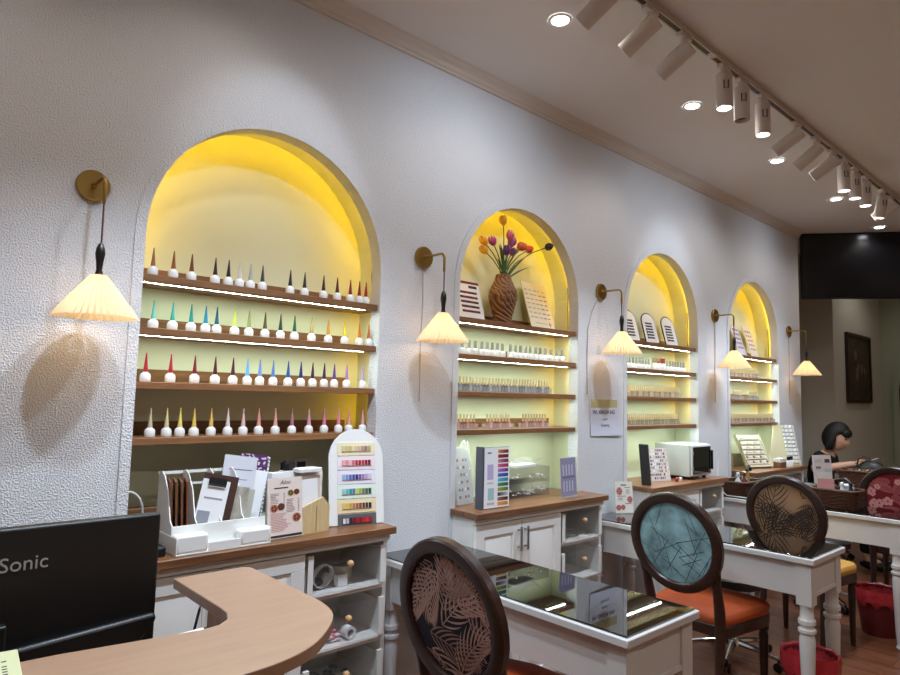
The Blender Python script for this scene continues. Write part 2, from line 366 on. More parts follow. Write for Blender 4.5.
# ------------------------------------------------------------------ wall lamps
def pleated(r0,z0,r1,z1,n=40,amp=.055):
    m=MB(); K=n*2; rows=6; vs=[]; fs=[]
    for j in range(rows+1):
        t=j/rows; r=r0+(r1-r0)*t; z=z0+(z1-z0)*t
        for k in range(K):
            rr=r*(1+(amp if k%2 else -amp)); a=2*PI*k/K
            vs.append((rr*math.cos(a),rr*math.sin(a),z-(.004 if (j==0 and k%2) else 0)))
    for j in range(rows):
        for k in range(K): fs.append((j*K+k,j*K+(k+1)%K,(j+1)*K+(k+1)%K,(j+1)*K+k))
    return m.add(vs,fs)
LAMPS=[(.505,2.066,'beside the nail bottle niche'),(1.88,2.058,'between the bottle niche and the tulip niche'),(3.28,2.074,'above the taped paper notice'),(4.76,2.078,'between the steriliser niche and the last niche'),(6.20,2.08,'at the end of the arched wall')]
def lamp(x,z,where,k,dz=0):
    t=thing('wall_lamp','brass wall lamp with pleated cream shade '+where,'lamp',(x,W,z),0,'pleated wall lamps')
    R=Matrix.Rotation(PI/2,4,'X')
    obj('wall_plate',MB().lathe([(.0,.016),(.047,.016),(.050,.012),(.050,.001),(.0,.001)],28,0,R,cap=False),M_BRASS,t)
    L=.15
    arc=[(0,-.016,0)]+[(0,-(L-.025),0)]+[(0,-(L-.025)-.025*math.sin(a),-.025+.025*math.cos(a)) for a in (.4,.8,1.2,PI/2)]+[(0,-L,-.085)]
    obj('arm',MB().tube(arc,.0055,8).ball((0,-.02,0),.010),M_BRASS,t)
    obj('cord',MB().tube([(0,-L,-.085),(.001,-L,-.19+dz)],.0028,6),mat('braided cord',(84,52,46),.7,noise=(400,.7)),t)
    obj('handle',MB().lathe([(.0,-.186),(.006,-.188),(.012,-.203),(.014,-.220),(.010,-.246),(.008,-.268),(.012,-.284),(.016,-.287)],14,0,Matrix.Translation((0,-L,dz))),M_EBONY,t)
    s=obj('shade',pleated(.112,-.408,.022,-.284),M_SHADE,t,loc=(0,-L,dz),label='pleated cream paper shade')
    obj('bulb',MB().ball((0,-L,-.345+dz),.020,None,.026),M_BULB,t)
    l=bpy.data.lights.new('bulb_light','POINT'); l.energy=E_BULB; l.color=WARM; l.shadow_soft_size=.022
    lo=bpy.data.objects.new('bulb_light',l); COL.objects.link(lo); lo.parent=t; lo.location=(0,-L,-.385+dz)
    if k:
        if k==2: c=[(-.03,-.004,-.04),(-.09,-.004,-.13),(-.13,-.004,-.24),(-.135,-.004,-.45),(-.13,-.004,-.62)]
        else: c=[(0,-.004,-.045),(.004,-.004,-.2),(-.004,-.004,-.42),(.0,-.004,-.66)]
        obj('power_cord',MB().tube(c,.0028,5),flat((196,190,184)),t)
for k,(x,z,wh) in enumerate(LAMPS): lamp(x,z,wh,k,(-.022,.016,.034,.014,.012)[k])

# ------------------------------------------------------------------ niche shelves
SHZ=[1.812,1.632,1.450,1.264]
NN=['bottle niche','tulip vase niche','steriliser niche','last niche by the wall end']
ORD=['top','second','third','lowest']
for ni,(x0,x1) in enumerate(NICHES):
    for si,z in enumerate(SHZ):
        t=thing('wall_shelf','brown wooden %s shelf across the %s'%(ORD[si],NN[ni]),'shelf',(x0,W,z),0,'niche shelves')
        w_=x1-x0
        obj('plank',MB().prism([(.001,.008),(w_-.001,.008),(w_-.001,.064),(w_+.028,.064),(w_+.028,.188),(-.028,.188),(-.028,.064),(.001,.064)],-.024,0),M_SHELF,t,bevel=.0015)
        obj('back_rail',MB().box(-.0,w_-.04,.172,.1885,.0,.046),M_SHELF,t)
        if si<2 or ni>0:
            ls=MB().box(.01,w_-.05,.030,.037,-.0265,-.0245); ls.m=[1,0,0,0,0,0]; obj('led_strip',ls,[M_WPLAST,M_LEDW],t,label='white light strip under the shelf')
    z=1.87
    obj('led_cable',MB().tube([(x1+.012,LIP+.02,2.08),(x1+.022,LIP+.024,2.03),(x1+.016,LIP+.022,1.95),(x1+.024,LIP+.026,1.88),(x1+.018,LIP+.02,1.83)],.003,5),mat('cable jacket',(60,34,30),.5),label='thin dark cable behind the arch edge of the %s'%NN[ni],cat='cable',group='niche cables')

# ------------------------------------------------------------------ cabinets
def rail_panel(w_,h_,t=.018):
    """cabinet door slab with a frame, in local x 0..w, z 0..h, front at y=0"""
    m=MB(); m.box(0,w_,.006,t,0,h_)
    f=.055
    m.box(0,w_,0,.0065,0,f); m.box(0,w_,0,.0065,h_-f,h_); m.box(0,f,0,.0065,f,h_-f); m.box(w_-f,w_,0,.0065,f,h_-f)
    return m
def raised(w_,h_,f=.055):
    m=MB(); a=f+.014; b=a+.022
    o=[(a,a),(w_-a,a),(w_-a,h_-a),(a,h_-a)]; i=[(b,b),(w_-b,b),(w_-b,h_-b),(b,h_-b)]
    m.add([(x,.0058,z) for x,z in o]+[(x,-.001,z) for x,z in i],[(0,1,5,4),(1,2,6,5),(2,3,7,6),(3,0,4,7),(4,5,6,7)])
    return m
def cabinet(ni, x0, x1, where):
    F=2.105; Zt=.875; Yb=2.448; w_=x1-x0
    x0n,x1n=NICHES[ni]; wl,wr=x0n-x0,x1n-x0       # niche jambs in local x
    t=thing('low_cabinet','white low cabinet with panelled doors and clear drawers '+where,'cabinet',(x0,F,0),0,'low cabinets under the niches')
    xd=.62*w_                                        # doors | drawers
    D=Yb-F; yw=W-F-.008
    mcar=MB()
    mcar.box(0,.018,.02,yw,.0,Zt).box(w_-.018,w_,.02,yw,.0,Zt).box(xd-.009,xd+.009,.02,D,.0,Zt)
    mcar.box(max(wl,0)+.006,w_-.001 if wr>w_ else wr-.006,D-.012,D,.06,Zt)      # back
    mcar.box(.018,w_-.018,.02,yw,.06,.078)                                      # bottom
    mcar.box(0,w_,.003,.020,Zt-.026,Zt)                                          # front rail above the drawers
    mcar.box(.0,w_,.05,.066,0,.06)
    for zz in (.275,.475,.675): mcar.box(xd+.009,w_-.018,.02,D-.012,zz-.008,zz+.008)
    obj('carcass',mcar,M_WHITE,t)
    dw=xd/2-.003
    for k in range(2):
        d=obj('door',rail_panel(dw,Zt-.105),M_WHITE,t,loc=(k*(dw+.004)+.001,0,.075),bevel=.0015)
        obj('raised_panel',raised(dw,Zt-.105),M_WHITE,d)
        hx_=dw-.022 if k==0 else .022
        obj('handle',MB().box(hx_-.005,hx_+.005,-.026,-.020,.63,.74).box(hx_-.004,hx_+.004,-.020,0,.642,.650).box(hx_-.004,hx_+.004,-.020,0,.720,.728),M_STEEL,d)
    for zz in (.285,.485,.685):
        a,b=xd+.012,w_-.021; h_=.150
        dr=obj('drawer',MB().box(a,b,.004,D-.03,zz,zz+.008).box(a,a+.006,.004,D-.03,zz+.008,zz+h_*.9).box(b-.006,b,.004,D-.03,zz+.008,zz+h_*.9).box(a,b,D-.036,D-.03,zz+.008,zz+h_*.9).box(a,a+.022,.0,.012,zz+.008,zz+h_).box(b-.022,b,.0,.012,zz+.008,zz+h_),M_WHITE,t)
        obj('drawer_front',MB().box(a+.022,b-.022,.004,.008,zz+.008,zz+h_),M_SMOKE,dr)
        obj('knob',MB().ball(((a+b)/2,-.014,zz+.105),.013).lathe([(.005,0),(.005,.012)],8,0,Matrix.Translation(((a+b)/2,.004,zz+.105))@Matrix.Rotation(PI/2,4,'X')),mat('pale wood knob',(206,164,116),.5),dr)
    top=obj('worktop','x' and MB().prism([(x0-.015,F-.022),(x1+.015,F-.022),(x1+.015,W-.007),(x1n-.002,W-.007),(x1n-.002,BACK-.004),(x0n+.002,BACK-.004),(x0n+.002,W-.007),(x0-.015,W-.007)],Zt+.001,Zt+.029),M_TOP,label='brown wooden worktop on the white cabinet '+where,cat='worktop',group='cabinet worktops',bevel=.003)
    return t
CT=.9045
cabinet(0,.62,1.615,'below the nail bottle niche')
cabinet(1,2.095,3.085,'below the tulip vase niche')
cabinet(2,3.575,4.545,'below the steriliser niche')
cabinet(3,5.04,6.04,'below the last niche')

# ------------------------------------------------------------------ manicure desks
def leg_mesh():
    m=MB(); m.box(-.032,.032,-.032,.032,.55,.728)
    m.lathe([(.0,0),(.020,0),(.026,.012),(.018,.03),(.020,.04),(.024,.10),(.031,.34),(.033,.40),(.028,.425),(.037,.435),(.037,.447),(.028,.452),(.028,.462),(.036,.470),(.036,.486),(.029,.494),(.027,.53),(.031,.55)],18)
    return m.mesh('leg',M_WHITED)
LEG=leg_mesh()
def desk(x0,y0,y1,lab):
    w_=.42; t=thing('manicure_desk',lab,'desk',(x0,y0,0),0,'manicure desks')
    d=y1-y0
    obj('top_frame',MB().box(0,w_,0,d,.730,.756),M_WHITED,t,bevel=.004)
    obj('glass_top',MB().box(.012,w_-.012,.012,d-.004,.7562,.7622),M_GLASSBLK,t,bevel=.001,label='black mirror-like glass top')
    for a,b in ((.05,.05),(w_-.05,.05),(.05,d-.05),(w_-.05,d-.05)): obj('leg',LEG,None,t,loc=(a,b,0))
    e=.026
    for (xa,xb,ya,yb) in ((.082,w_-.082,e,e+.018),(.082,w_-.082,d-e-.018,d-e),(e,e+.018,.082,d-.082),(w_-e-.018,w_-e,.082,d-.082)):
        ap=obj('apron',MB().box(xa,xb,ya,yb,.585,.729),M_WHITED,t)
        if ya==e: obj('bead',MB().box(xa,xb,ya-.006,ya-.0005,.585,.600),M_WHITED,ap)
desk(1.650,1.045,2.245,'white manicure desk with black glass top in front of the tulip niche cabinet')
desk(3.110,1.055,2.245,'white manicure desk with black glass top and a small menu stand at its wall end')
desk(4.605,1.065,2.245,'white manicure desk with black glass top carrying two wicker baskets')
desk(6.06,1.065,2.245,'white manicure desk beside the seated person')

# ------------------------------------------------------------------ oval-back chairs (face +x)
def ellipse(c,rx,rz,n): return [(c[0]+rx*math.cos(2*PI*k/n), c[1]+rz*math.sin(2*PI*k/n)) for k in range(n)]
def chair(x,y,lab,fabric,seatmat,printer=None,rz=0,group='oval-back chairs'):
    t=thing('oval_back_chair',lab,'chair',(x,y,0),rz,group)
    # back: local plane (s along -y, h up), tilted about y
    T=Matrix.Translation((-.270,0,.585))@Matrix.Rotation(-math.radians(9.5),4,'Y')@Matrix(((0,0,1,0),(-1,0,0,0),(0,1,0,0),(0,0,0,1)))
    n=40; RX,RZ,cz=.222,.222,.205; fw=.046
    prof=[(-fw/2,-.012),(-fw/2+.006,-.019),(0,-.022),(fw/2-.006,-.019),(fw/2,-.012),(fw/2,.012),(fw/2-.006,.018),(-fw/2+.006,.018),(-fw/2,.012)]
    vs=[];fs=[];q=len(prof)
    for k in range(n):
        a=2*PI*k/n
        for (dr,dd) in prof: vs.append(((RX-fw/2+dr)*math.cos(a), cz+(RZ*1.03-fw/2+dr)*math.sin(a), dd))
    for k in range(n):
        for j in range(q): fs.append((k*q+j,k*q+(j+1)%q,((k+1)%n)*q+(j+1)%q,((k+1)%n)*q+j))
    obj('back_frame',MB().add(vs,fs,0,T),M_DKWOOD,t)
    # upholstered oval pad, slightly domed to the rear
    rx,rz_=RX-fw+.003,RZ*1.03-fw+.003; vs=[(0,cz,-.013),(0,cz,.018)];fs=[]; rings=6
    for j in range(1,rings+1):
        u=j/rings
        for k in range(n):
            a=2*PI*k/n; vs.append((rx*u*math.cos(a),cz+rz_*u*math.sin(a),-.004-.009*(1-u*u)))
    b=len(vs)
    for j in range(1,rings+1):
        u=j/rings
        for k in range(n):
            a=2*PI*k/n; vs.append((rx*u*math.cos(a),cz+rz_*u*math.sin(a),.004+.014*(1-u**4)))
    for base,c in ((2,0),(b,1)):
        for k in range(n): fs.append((c,base+k,base+(k+1)%n))
        for j in range(rings-1):
            for k in range(n): fs.append((base+j*n+k,base+(j+1)*n+k,base+(j+1)*n+(k+1)%n,base+j*n+(k+1)%n))
    pad=obj('back_pad',MB().add(vs,fs,0,T),fabric,t)
    if printer:
        mb_,mm=printer(rx*.985,rz_*.985)
        mb2=MB()
        for v,f,mi in ((mb_.v,mb_.f,mb_.m),):
            def dome(vv):
                u2=min(1,(vv[0]/rx)**2+(vv[1]/rz_)**2); return (vv[0],cz+vv[1],-.0048-.009*(1-u2)-.0004*vv[2])
            mb2.v=[tuple(T@Vector(dome(vv))) for vv in v]; mb2.f=f; mb2.m=mi
        obj('printed_pattern',mb2,mm,pad,smooth=False,kind='stuff')
    # seat
    seat=[(-.215,-.175),(-.20,-.19),(.12,-.235),(.19,-.215),(.225,-.12),(.23,0),(.225,.12),(.19,.215),(.12,.235),(-.20,.19),(-.215,.175)]
    obj('seat_frame',MB().prism(seat,.385,.440),M_DKWOOD,t,bevel=.008)
    ms=MB(); cx=0
    lay=[(.975,.440),(1.0,.455),(1.0,.470),(.95,.486),(.75,.497),(.35,.503)]
    vs=[];fs=[];q=len(seat)
    for s_,z_ in lay:
        for (a,b_) in seat: vs.append((a*s_,b_*s_,z_))
    for j in range(len(lay)-1):
        for k in range(q): fs.append((j*q+k,j*q+(k+1)%q,(j+1)*q+(k+1)%q,(j+1)*q+k))
    fs.append(tuple(range((len(lay)-1)*q,len(lay)*q)))
    obj('seat_cushion',ms.add(vs,fs),seatmat,t)
    for s_ in (-1,1):
        obj('leg',MB().lathe([(.0,0),(.012,0),(.014,.02),(.022,.33),(.018,.345),(.025,.355),(.025,.37),(.022,.388)],12,0,Matrix.Translation((.175,.19*s_,0))),M_DKWOOD,t)
        pts=[(-.27,.165*s_,0),(-.235,.165*s_,.2),(-.218,.165*s_,.40),(-.228,.168*s_,.50),(-.262,.172*s_,.62),(-.292,.192*s_,.72)]
        obj('leg',MB().tube(pts,[.013,.017,.023,.024,.020,.012],10),M_DKWOOD,t)
    return t
def clip(m,rx,rz):
    """drop faces outside the oval"""
    keep=[i for i,f in enumerate(m.f) if all((m.v[k][0]/rx)**2+(m.v[k][1]/rz)**2<=1.0 for k in f)]
    m.f=[m.f[i] for i in keep]; m.m=[m.m[i] for i in keep]; return m
def frond(m,x,y,ang,L,n,lw,mi,z=0,bend=.3,fl=.55):
    """palm leaf drawn as tapering leaflets along a curved rib"""
    px_,py_=x,y; a=ang
    for i in range(n):
        st=L/n; a+=bend/n; nx,ny=px_+st*math.cos(a),py_+st*math.sin(a)
        w0=.0016; m.add([(px_-w0*math.sin(a),py_+w0*math.cos(a),z),(px_+w0*math.sin(a),py_-w0*math.cos(a),z),(nx+w0*math.sin(a),ny-w0*math.cos(a),z),(nx-w0*math.sin(a),ny+w0*math.cos(a),z)],[(0,1,2,3)],mi)
        u=(i+.5)/n; ll=L*fl*math.sin(PI*min(1,u*.85+.15))**.7
        for sd in (-1,1):
            b=a+sd*(.95-.45*u); P=[]
            seg=5
            for k in range(seg+1):
                v=k/seg; ww=lw*math.sin(PI*(.12+.88*v))*.5+.0002; c=b-sd*.35*v
                cx,cy=px_+ll*v*math.cos(c),py_+ll*v*math.sin(c)
                P.append(((cx-ww*math.sin(c),cy+ww*math.cos(c),z),(cx+ww*math.sin(c),cy-ww*math.cos(c),z)))
            for k in range(seg): m.add([P[k][0],P[k][1],P[k+1][1],P[k+1][0]],[(0,1,2,3)],mi)
        px_,py_=nx,ny
def palm_print(seed,cols,cnt,lw,big=1):
    def f(rx,rz):
        r=random.Random(seed); m=MB()
        for i in range(cnt):
            frond(m,r.uniform(-rx,rx)*.95,r.uniform(-rz,rz)*.95,r.uniform(0,2*PI),r.uniform(.12,.19)*big,r.randint(8,11),lw*r.uniform(.8,1.2),i%len(cols),z=i*.25,bend=r.uniform(-.8,.8))
        return clip(m,rx,rz),[flat(c,.75) for c in cols]
    return f
def crack_print(rx,rz):
    r=random.Random(5); m=MB()
    for i in range(24):
        a=r.choice((.35,1.1,1.9,2.6))+r.uniform(-.15,.15); cx,cy=r.uniform(-.14,.14),r.uniform(-.15,.15); L=r.uniform(.05,.10); n=16
        for k in range(n):
            u0,u1=-L+2*L*k/n,-L+2*L*(k+1)/n; w0=.0015
            sx,sy=math.cos(a),math.sin(a)
            m.add([(cx+u0*sx-w0*sy,cy+u0*sy+w0*sx,0),(cx+u0*sx+w0*sy,cy+u0*sy-w0*sx,0),(cx+u1*sx+w0*sy,cy+u1*sy-w0*sx,0),(cx+u1*sx-w0*sy,cy+u1*sy+w0*sx,0)],[(0,1,2,3)])
    return clip(m,rx,rz),[flat((62,92,98),.75)]
def flower_print(rx,rz):
    r=random.Random(11); m=MB()
    for i in range(9): frond(m,r.uniform(-rx,rx),r.uniform(-rz,rz),r.uniform(0,6.3),.13,9,.008,1,0,r.uniform(-.6,.6))
    for i in range(22):
        cx,cy=r.uniform(-rx,rx)*.93,r.uniform(-rz,rz)*.93; R_=r.uniform(.018,.032); a0=r.uniform(0,6)
        for p in range(5):
            a=a0+2*PI*p/5; pc=(cx+R_*.62*math.cos(a),cy+R_*.62*math.sin(a)); K=8
            m.add([(pc[0],pc[1],1)]+[(pc[0]+R_*.5*math.cos(2*PI*k/K),pc[1]+R_*.42*math.sin(2*PI*k/K),1) for k in range(K)],[(0,1+k,1+(k+1)%K) for k in range(K)],0)
        m.add([(cx+R_*.2*math.cos(2*PI*k/6),cy+R_*.2*math.sin(2*PI*k/6),1.5) for k in range(6)],[tuple(range(6))],2)
    return clip(m,rx,rz),[flat((214,150,150),.75),flat((170,84,90),.75),flat((150,50,56),.75)]
TEAL=mat('teal marbled fabric',(126,162,170),.8,noise=(12,.45))
chair(1.640,1.440,'dark oval-back chair with navy fabric printed with pink palm leaves',flat((24,26,44),.8),M_ORANGE,palm_print(3,[(186,150,140),(156,122,114)],22,.0066,1.35))
chair(3.115,1.535,'dark oval-back chair with teal marbled back fabric and orange seat',TEAL,M_ORANGE,crack_print)
chair(4.335,1.512,'dark oval-back chair with tan palm leaf fabric behind the second desk',flat((158,124,94),.8),mat('mustard velvet',(190,140,60),.7),palm_print(8,[(46,36,30),(60,46,38)],18,.0062,1.75))
chair(5.66,1.285,'dark oval-back chair with crimson fabric and pink flowers',flat((120,18,34),.8),M_ORANGE,flower_print)
# ------------------------------------------------------------------ bins and stools
def bin_(x,y,lab,tissue):
    t=thing('waste_bin',lab,'bin',(x,y,0),0,'red waste bins')
    t.scale=(.89,.89,1.09) if x<4 else (1,1,1)
    obj('bucket',MB().lathe([(.0,.002),(.095,.002),(.10,.012),(.128,.265),(.124,.265),(.096,.02),(.0,.02)],28,cap=False),M_BINRED,t)
    m=MB(); K=56; rows=[(.126,.19),(.134,.20),(.139,.25),(.135,.278),(.126,.272),(.110,.19),(.07,.10),(.0,.09)]; vs=[];fs=[]; r=random.Random(3)
    ph=[r.uniform(-1,1) for _ in range(K)]
    for j,(rr,z) in enumerate(rows):
        for k in range(K):
            a=2*PI*k/K; w_=.012*math.sin(a*9+ph[k]*.8)*(1 if j in (0,1,2) else .35)
            vs.append(((rr+w_*.35 if j<4 else rr+w_*.2*(rr>0))*math.cos(a),(rr+w_*.35 if j<4 else rr+w_*.2*(rr>0))*math.sin(a),z+(w_*1.6 if j==0 else w_*.5)))
    for j in range(len(rows)-1):
        for k in range(K): fs.append((j*K+k,j*K+(k+1)%K,(j+1)*K+(k+1)%K,(j+1)*K+k))
    obj('bag_liner',m.add(vs,fs),M_RED,t,label='crumpled red plastic liner')
    if tissue:
        for k,(a,b,c) in enumerate(((.02,.03,.7),(-.04,-.02,2.0))):
            tt=MB(); vs=[];fs=[]
            for i in range(5):
                for j in range(5): vs.append((-.05+.025*i+r.uniform(-.006,.006),-.04+.02*j+r.uniform(-.006,.006),r.uniform(-.012,.02)))
            for i in range(4):
                for j in range(4): fs.append((i*5+j,i*5+j+1,(i+1)*5+j+1,(i+1)*5+j))
            vs2=[(a_,b_,c_-.003) for a_,b_,c_ in vs]; fs2=[tuple(q+25 for q in f[::-1]) for f in fs]
            obj('crumpled_tissue',tt.add(vs+vs2,fs+fs2),M_PAPER,None,'crumpled white tissue lying in the red bin under the desk with the menu stand','tissue','tissues in the bin',loc=(x+a,y+b,.225+.03*k),rot=(.35,.3*(-1)**k,c))
bin_(3.315,1.150,'red bag-lined waste bin holding white tissues',True)
bin_(4.885,1.28,'red bag-lined waste bin under the desk with the wicker baskets',False)
def stool(x,y,lab,rz=.3):
    t=thing('rolling_stool',lab,'stool',(x,y,0),rz,'rolling stools')
    obj('column',MB().lathe([(.022,.085),(.022,.22),(.014,.222),(.014,.40)],14),M_CHROME,t)
    obj('seat',MB().lathe([(.0,.40),(.15,.40),(.17,.415),(.17,.45),(.15,.468),(.0,.472)],28,cap=False),mat('dark leatherette',(34,26,24),.45),t)
    obj('base_hub',MB().lathe([(.0,.07),(.04,.07),(.036,.10),(.022,.115)],16),M_CHROME,t)
    for k in range(5):
        a=2*PI*k/5; c,s_=math.cos(a),math.sin(a)
        l=obj('base_leg',MB().tube([(.03*c,.03*s_,.088),(.15*c,.15*s_,.078),(.245*c,.245*s_,.062)],[.018,.014,.010],8),M_CHROME,t)
        cs=MB(); 
        for e in (-.012,.012): cs.lathe([(.0,-.006),(.024,-.006),(.024,.006),(.0,.006)],14,0,Matrix.Translation((.245*c-s_*e,.245*s_+c*e,.0245))@Matrix.Rotation(a,4,'Z')@Matrix.Rotation(PI/2,4,'X'),cap=False)
        cs.lathe([(.007,.03),(.007,.062)],8,0,Matrix.Translation((.245*c,.245*s_,0)))
        obj('caster',cs,M_BLK,l)
stool(3.76,1.70,'chrome five-star rolling stool behind the teal chair',.9)
stool(5.28,1.72,'chrome five-star rolling stool behind the tan palm leaf chair',.2)
stool(6.765,2.20,'chrome rolling stool under the seated person',.5)

# ------------------------------------------------------------------ reception counter and monitor
rc=thing('reception_counter','beech laminate reception counter with rounded corner','counter',(0,0,0))
def smooth_poly(P,lo=2,hi=9,n=4):
    out=[]; N_=len(P)
    for i in range(N_):
        if lo<=i<hi:
            p0,p1,p2,p3=[Vector(P[(i+k)%N_]) for k in (-1,0,1,2)]
            for q in range(n):
                t=q/n; out.append(tuple(.5*((2*p1)+(p2-p0)*t+(2*p0-5*p1+4*p2-p3)*t*t+(3*p1-p0-3*p2+p3)*t**3)))
        else: out.append(P[i])
    return out
def rounded(cx,cy,r,a0,a1,n): return [(cx+r*math.cos(a0+(a1-a0)*k/n),cy+r*math.sin(a0+(a1-a0)*k/n)) for k in range(n+1)]
poly=smooth_poly([(-.55,1.09),(.40,1.078),(.46,1.074),(.52,1.075)]+[(.60,1.084),(.68,1.116),(.755,1.180),(.805,1.245),(.826,1.32)]+[(.830,1.42),(.830,1.695)]+[(.815,1.715),(.63,1.715),(.63,1.43)]+[(.628,1.39),(.612,1.350),(.585,1.328),(.545,1.322),(.30,1.36),(-.55,1.40)])
obj('counter_top',MB().prism(poly,.925,.950,0),M_LAM,rc,bevel=.002)
bp=[(-.55,1.17),(.50,1.155),(.60,1.175),(.69,1.24),(.73,1.33),(.735,1.66),(.70,1.66),(.695,1.40),(.65,1.30),(.58,1.25),(.50,1.235),(-.55,1.25)]
obj('front_panel',MB().prism(bp,0,.9245),M_SLAT,rc)
obj('work_surface',MB().box(-.55,.80,1.26,1.90,.715,.74),M_LAM,rc,bevel=.003)
mo=thing('computer_monitor','black computer monitor seen from behind on the reception counter','monitor',(.215,1.60,.7405),.03)
mm=MB(); R_,H0,H1=.335,.075,.398
mm.box(-R_,R_,-.012,.016,H0,H1); obj('screen_housing',mm,M_BLK,mo,bevel=.006)
obj('rear_bulge',MB().prism([(-.30,.140),(.325,.178),(.333,.165),(.30,.12),(-.30,.085)],.0125,.034,0,MXZf),M_BLK,mo,bevel=.008)
obj('stand_neck',MB().box(-.035,.035,-.060,-.035,.012,.22),M_BLK,mo,bevel=.004)
obj('stand_foot',MB().prism([(-.12,-.13),(.12,-.13),(.12,.07),(-.12,.07)],.0,.012),M_BLK,mo,bevel=.004)
tx=text_mesh('ViewSonic',.041,.0006); tx.materials.append(flat((170,170,172)))
obj('brand_lettering',tx,None,mo,loc=(.023,-.0132,.324),rot=(PI/2,0,0))
calc=thing('tear_off_calendar','pale green printed card block on the reception counter','calendar',(.175,1.31,.9505),-.10)
obj('block',MB().box(-.075,.062,-.10,.085,0,.014),flat((214,216,172)),calc,bevel=.002)
cm=MB()
for r in range(9):
    for c in range(9):
        if RND.random()<.85: cm.box(-.06+c*.012,-.06+c*.012+.007,.03-r*.012,.03-r*.012+.0035,.0141,.0145)
cm.box(-.055,.0,.055,.066,.0141,.0145)
obj('print',cm,M_INK,calc)

ky=thing('keyboard','black computer keyboard behind the monitor on the reception counter','keyboard',(.60,1.79,.7405),.05)
obj('body',MB().box(-.21,.21,-.065,.065,0,.016),M_BLK,ky,bevel=.003)
km=MB()
for r in range(5):
    for c in range(15): km.box(-.20+c*.0268,-.20+c*.0268+.022,-.058+r*.0235,-.058+r*.0235+.019,.0162,.021)
obj('keys',km,M_BLK,ky,kind='stuff')
obj('note_slip',MB().box(-.06,.06,-.02,.02,0,.002),M_PAPER,None,'white paper slip resting on the black keyboard','paper',loc=(.70,1.80,.768),rot=(.12,0,.1))
obj('pen',MB().tube([(0,0,0),(.02,.01,.07)],.004,8).tube([(.02,.01,.07),(.023,.0115,.082)],[.004,.001],8),M_BLK,None,'black pen standing upright by the keyboard','pen',loc=(.74,1.85,.7405))
# ------------------------------------------------------------------ nail polish bottles
def bottle_mesh(): return MB().lathe([(.0,0),(.0155,0),(.0172,.003),(.0172,.019),(.0150,.026),(.0085,.030),(.0085,.033),(.0,.033)],16,cap=False).mesh('polish_bottle',M_WPLAST)
BM=bottle_mesh(); CONES={}
def cone(col):
    if col not in CONES: CONES[col]=MB().lathe([(.0,.0331),(.0078,.0331),(.0080,.037),(.0062,.052),(.0018,.094),(.0022,.096),(.0,.098)],12,cap=False).mesh('cone_cap',flat(col,.3))
    return CONES[col]
ROWS=[
 ([0.716,0.784,0.847,0.933,0.983,1.026,1.069,1.118,1.236,1.3,1.388,1.454,1.519,1.565,1.599],
  [('bronze',(150,104,74)),('copper brown',(142,84,46)),('rust brown',(120,56,36)),('near-black plum',(44,28,34)),('black',(34,32,36)),('clear white',(214,212,206)),('silver grey',(176,178,176)),('charcoal',(76,72,78)),('blue-black',(48,44,56)),('dark brown-black',(54,42,46)),('dark maroon',(66,30,42)),('deep burgundy',(86,30,42)),('wine red',(140,26,42)),('dark cherry',(146,22,38)),('bright cherry',(184,42,52))]),
 ([0.728,0.792,0.856,0.908,0.949,1.017,1.073,1.138,1.203,1.264,1.341,1.419,1.499,1.573,1.622],
  [('mint',(112,192,172)),('sea green',(70,170,150)),('teal',(32,142,132)),('turquoise blue',(32,132,164)),('petrol blue',(22,92,114)),('lime',(194,204,84)),('olive beige',(152,160,92)),('dark olive',(92,82,52)),('forest green',(42,62,46)),('emerald',(32,92,62)),('sand',(182,162,102)),('ochre',(204,142,62)),('yellow',(214,194,52)),('orange',(204,122,42)),('burnt orange',(184,102,52))]),
 ([0.714,0.796,0.879,0.953,1.02,1.076,1.126,1.181,1.245,1.301,1.354,1.408,1.456,1.517,1.597],
  [('scarlet',(176,22,42)),('crimson',(172,24,56)),('dark red',(124,22,42)),('oxblood',(84,22,42)),('oxblood',(84,22,42)),('sky blue',(92,164,214)),('periwinkle',(122,152,214)),('steel blue',(82,122,184)),('royal blue',(42,82,154)),('navy',(32,42,112)),('aubergine',(62,32,62)),('aubergine',(62,32,62)),('violet',(92,62,122)),('lilac',(152,112,172)),('pale lilac',(176,152,186))]),
 ([0.74,0.794,0.839,0.888,0.949,1.011,1.07,1.132,1.2,1.271,1.346,1.417,1.485,1.536,1.605],
  [('greige',(192,182,152)),('cream',(212,202,152)),('pale yellow',(232,212,112)),('golden yellow',(226,192,92)),('amber yellow',(226,186,102)),('pinkish white',(226,202,200)),('blush',(226,182,176)),('coral pink',(230,152,142)),('peach pink',(226,162,152)),('mauve',(172,112,122)),('soft rose',(216,152,172)),('hot pink',(222,122,152)),('rose pink',(226,132,152)),('salmon pink',(226,152,150)),('baby pink',(226,172,172))])]
for si,(xs,cols) in enumerate(ROWS):
    for x,(nm,c) in zip(xs,cols):
        b=obj('polish_bottle',BM,None,None,'white polish bottle with %s cone cap on the %s shelf of the bottle niche'%(nm,ORD[si]),'bottle','cone-capped polish bottles',loc=(x,W+.042,SHZ[si]+.0005))
        obj('cone_cap',cone(c),None,b)
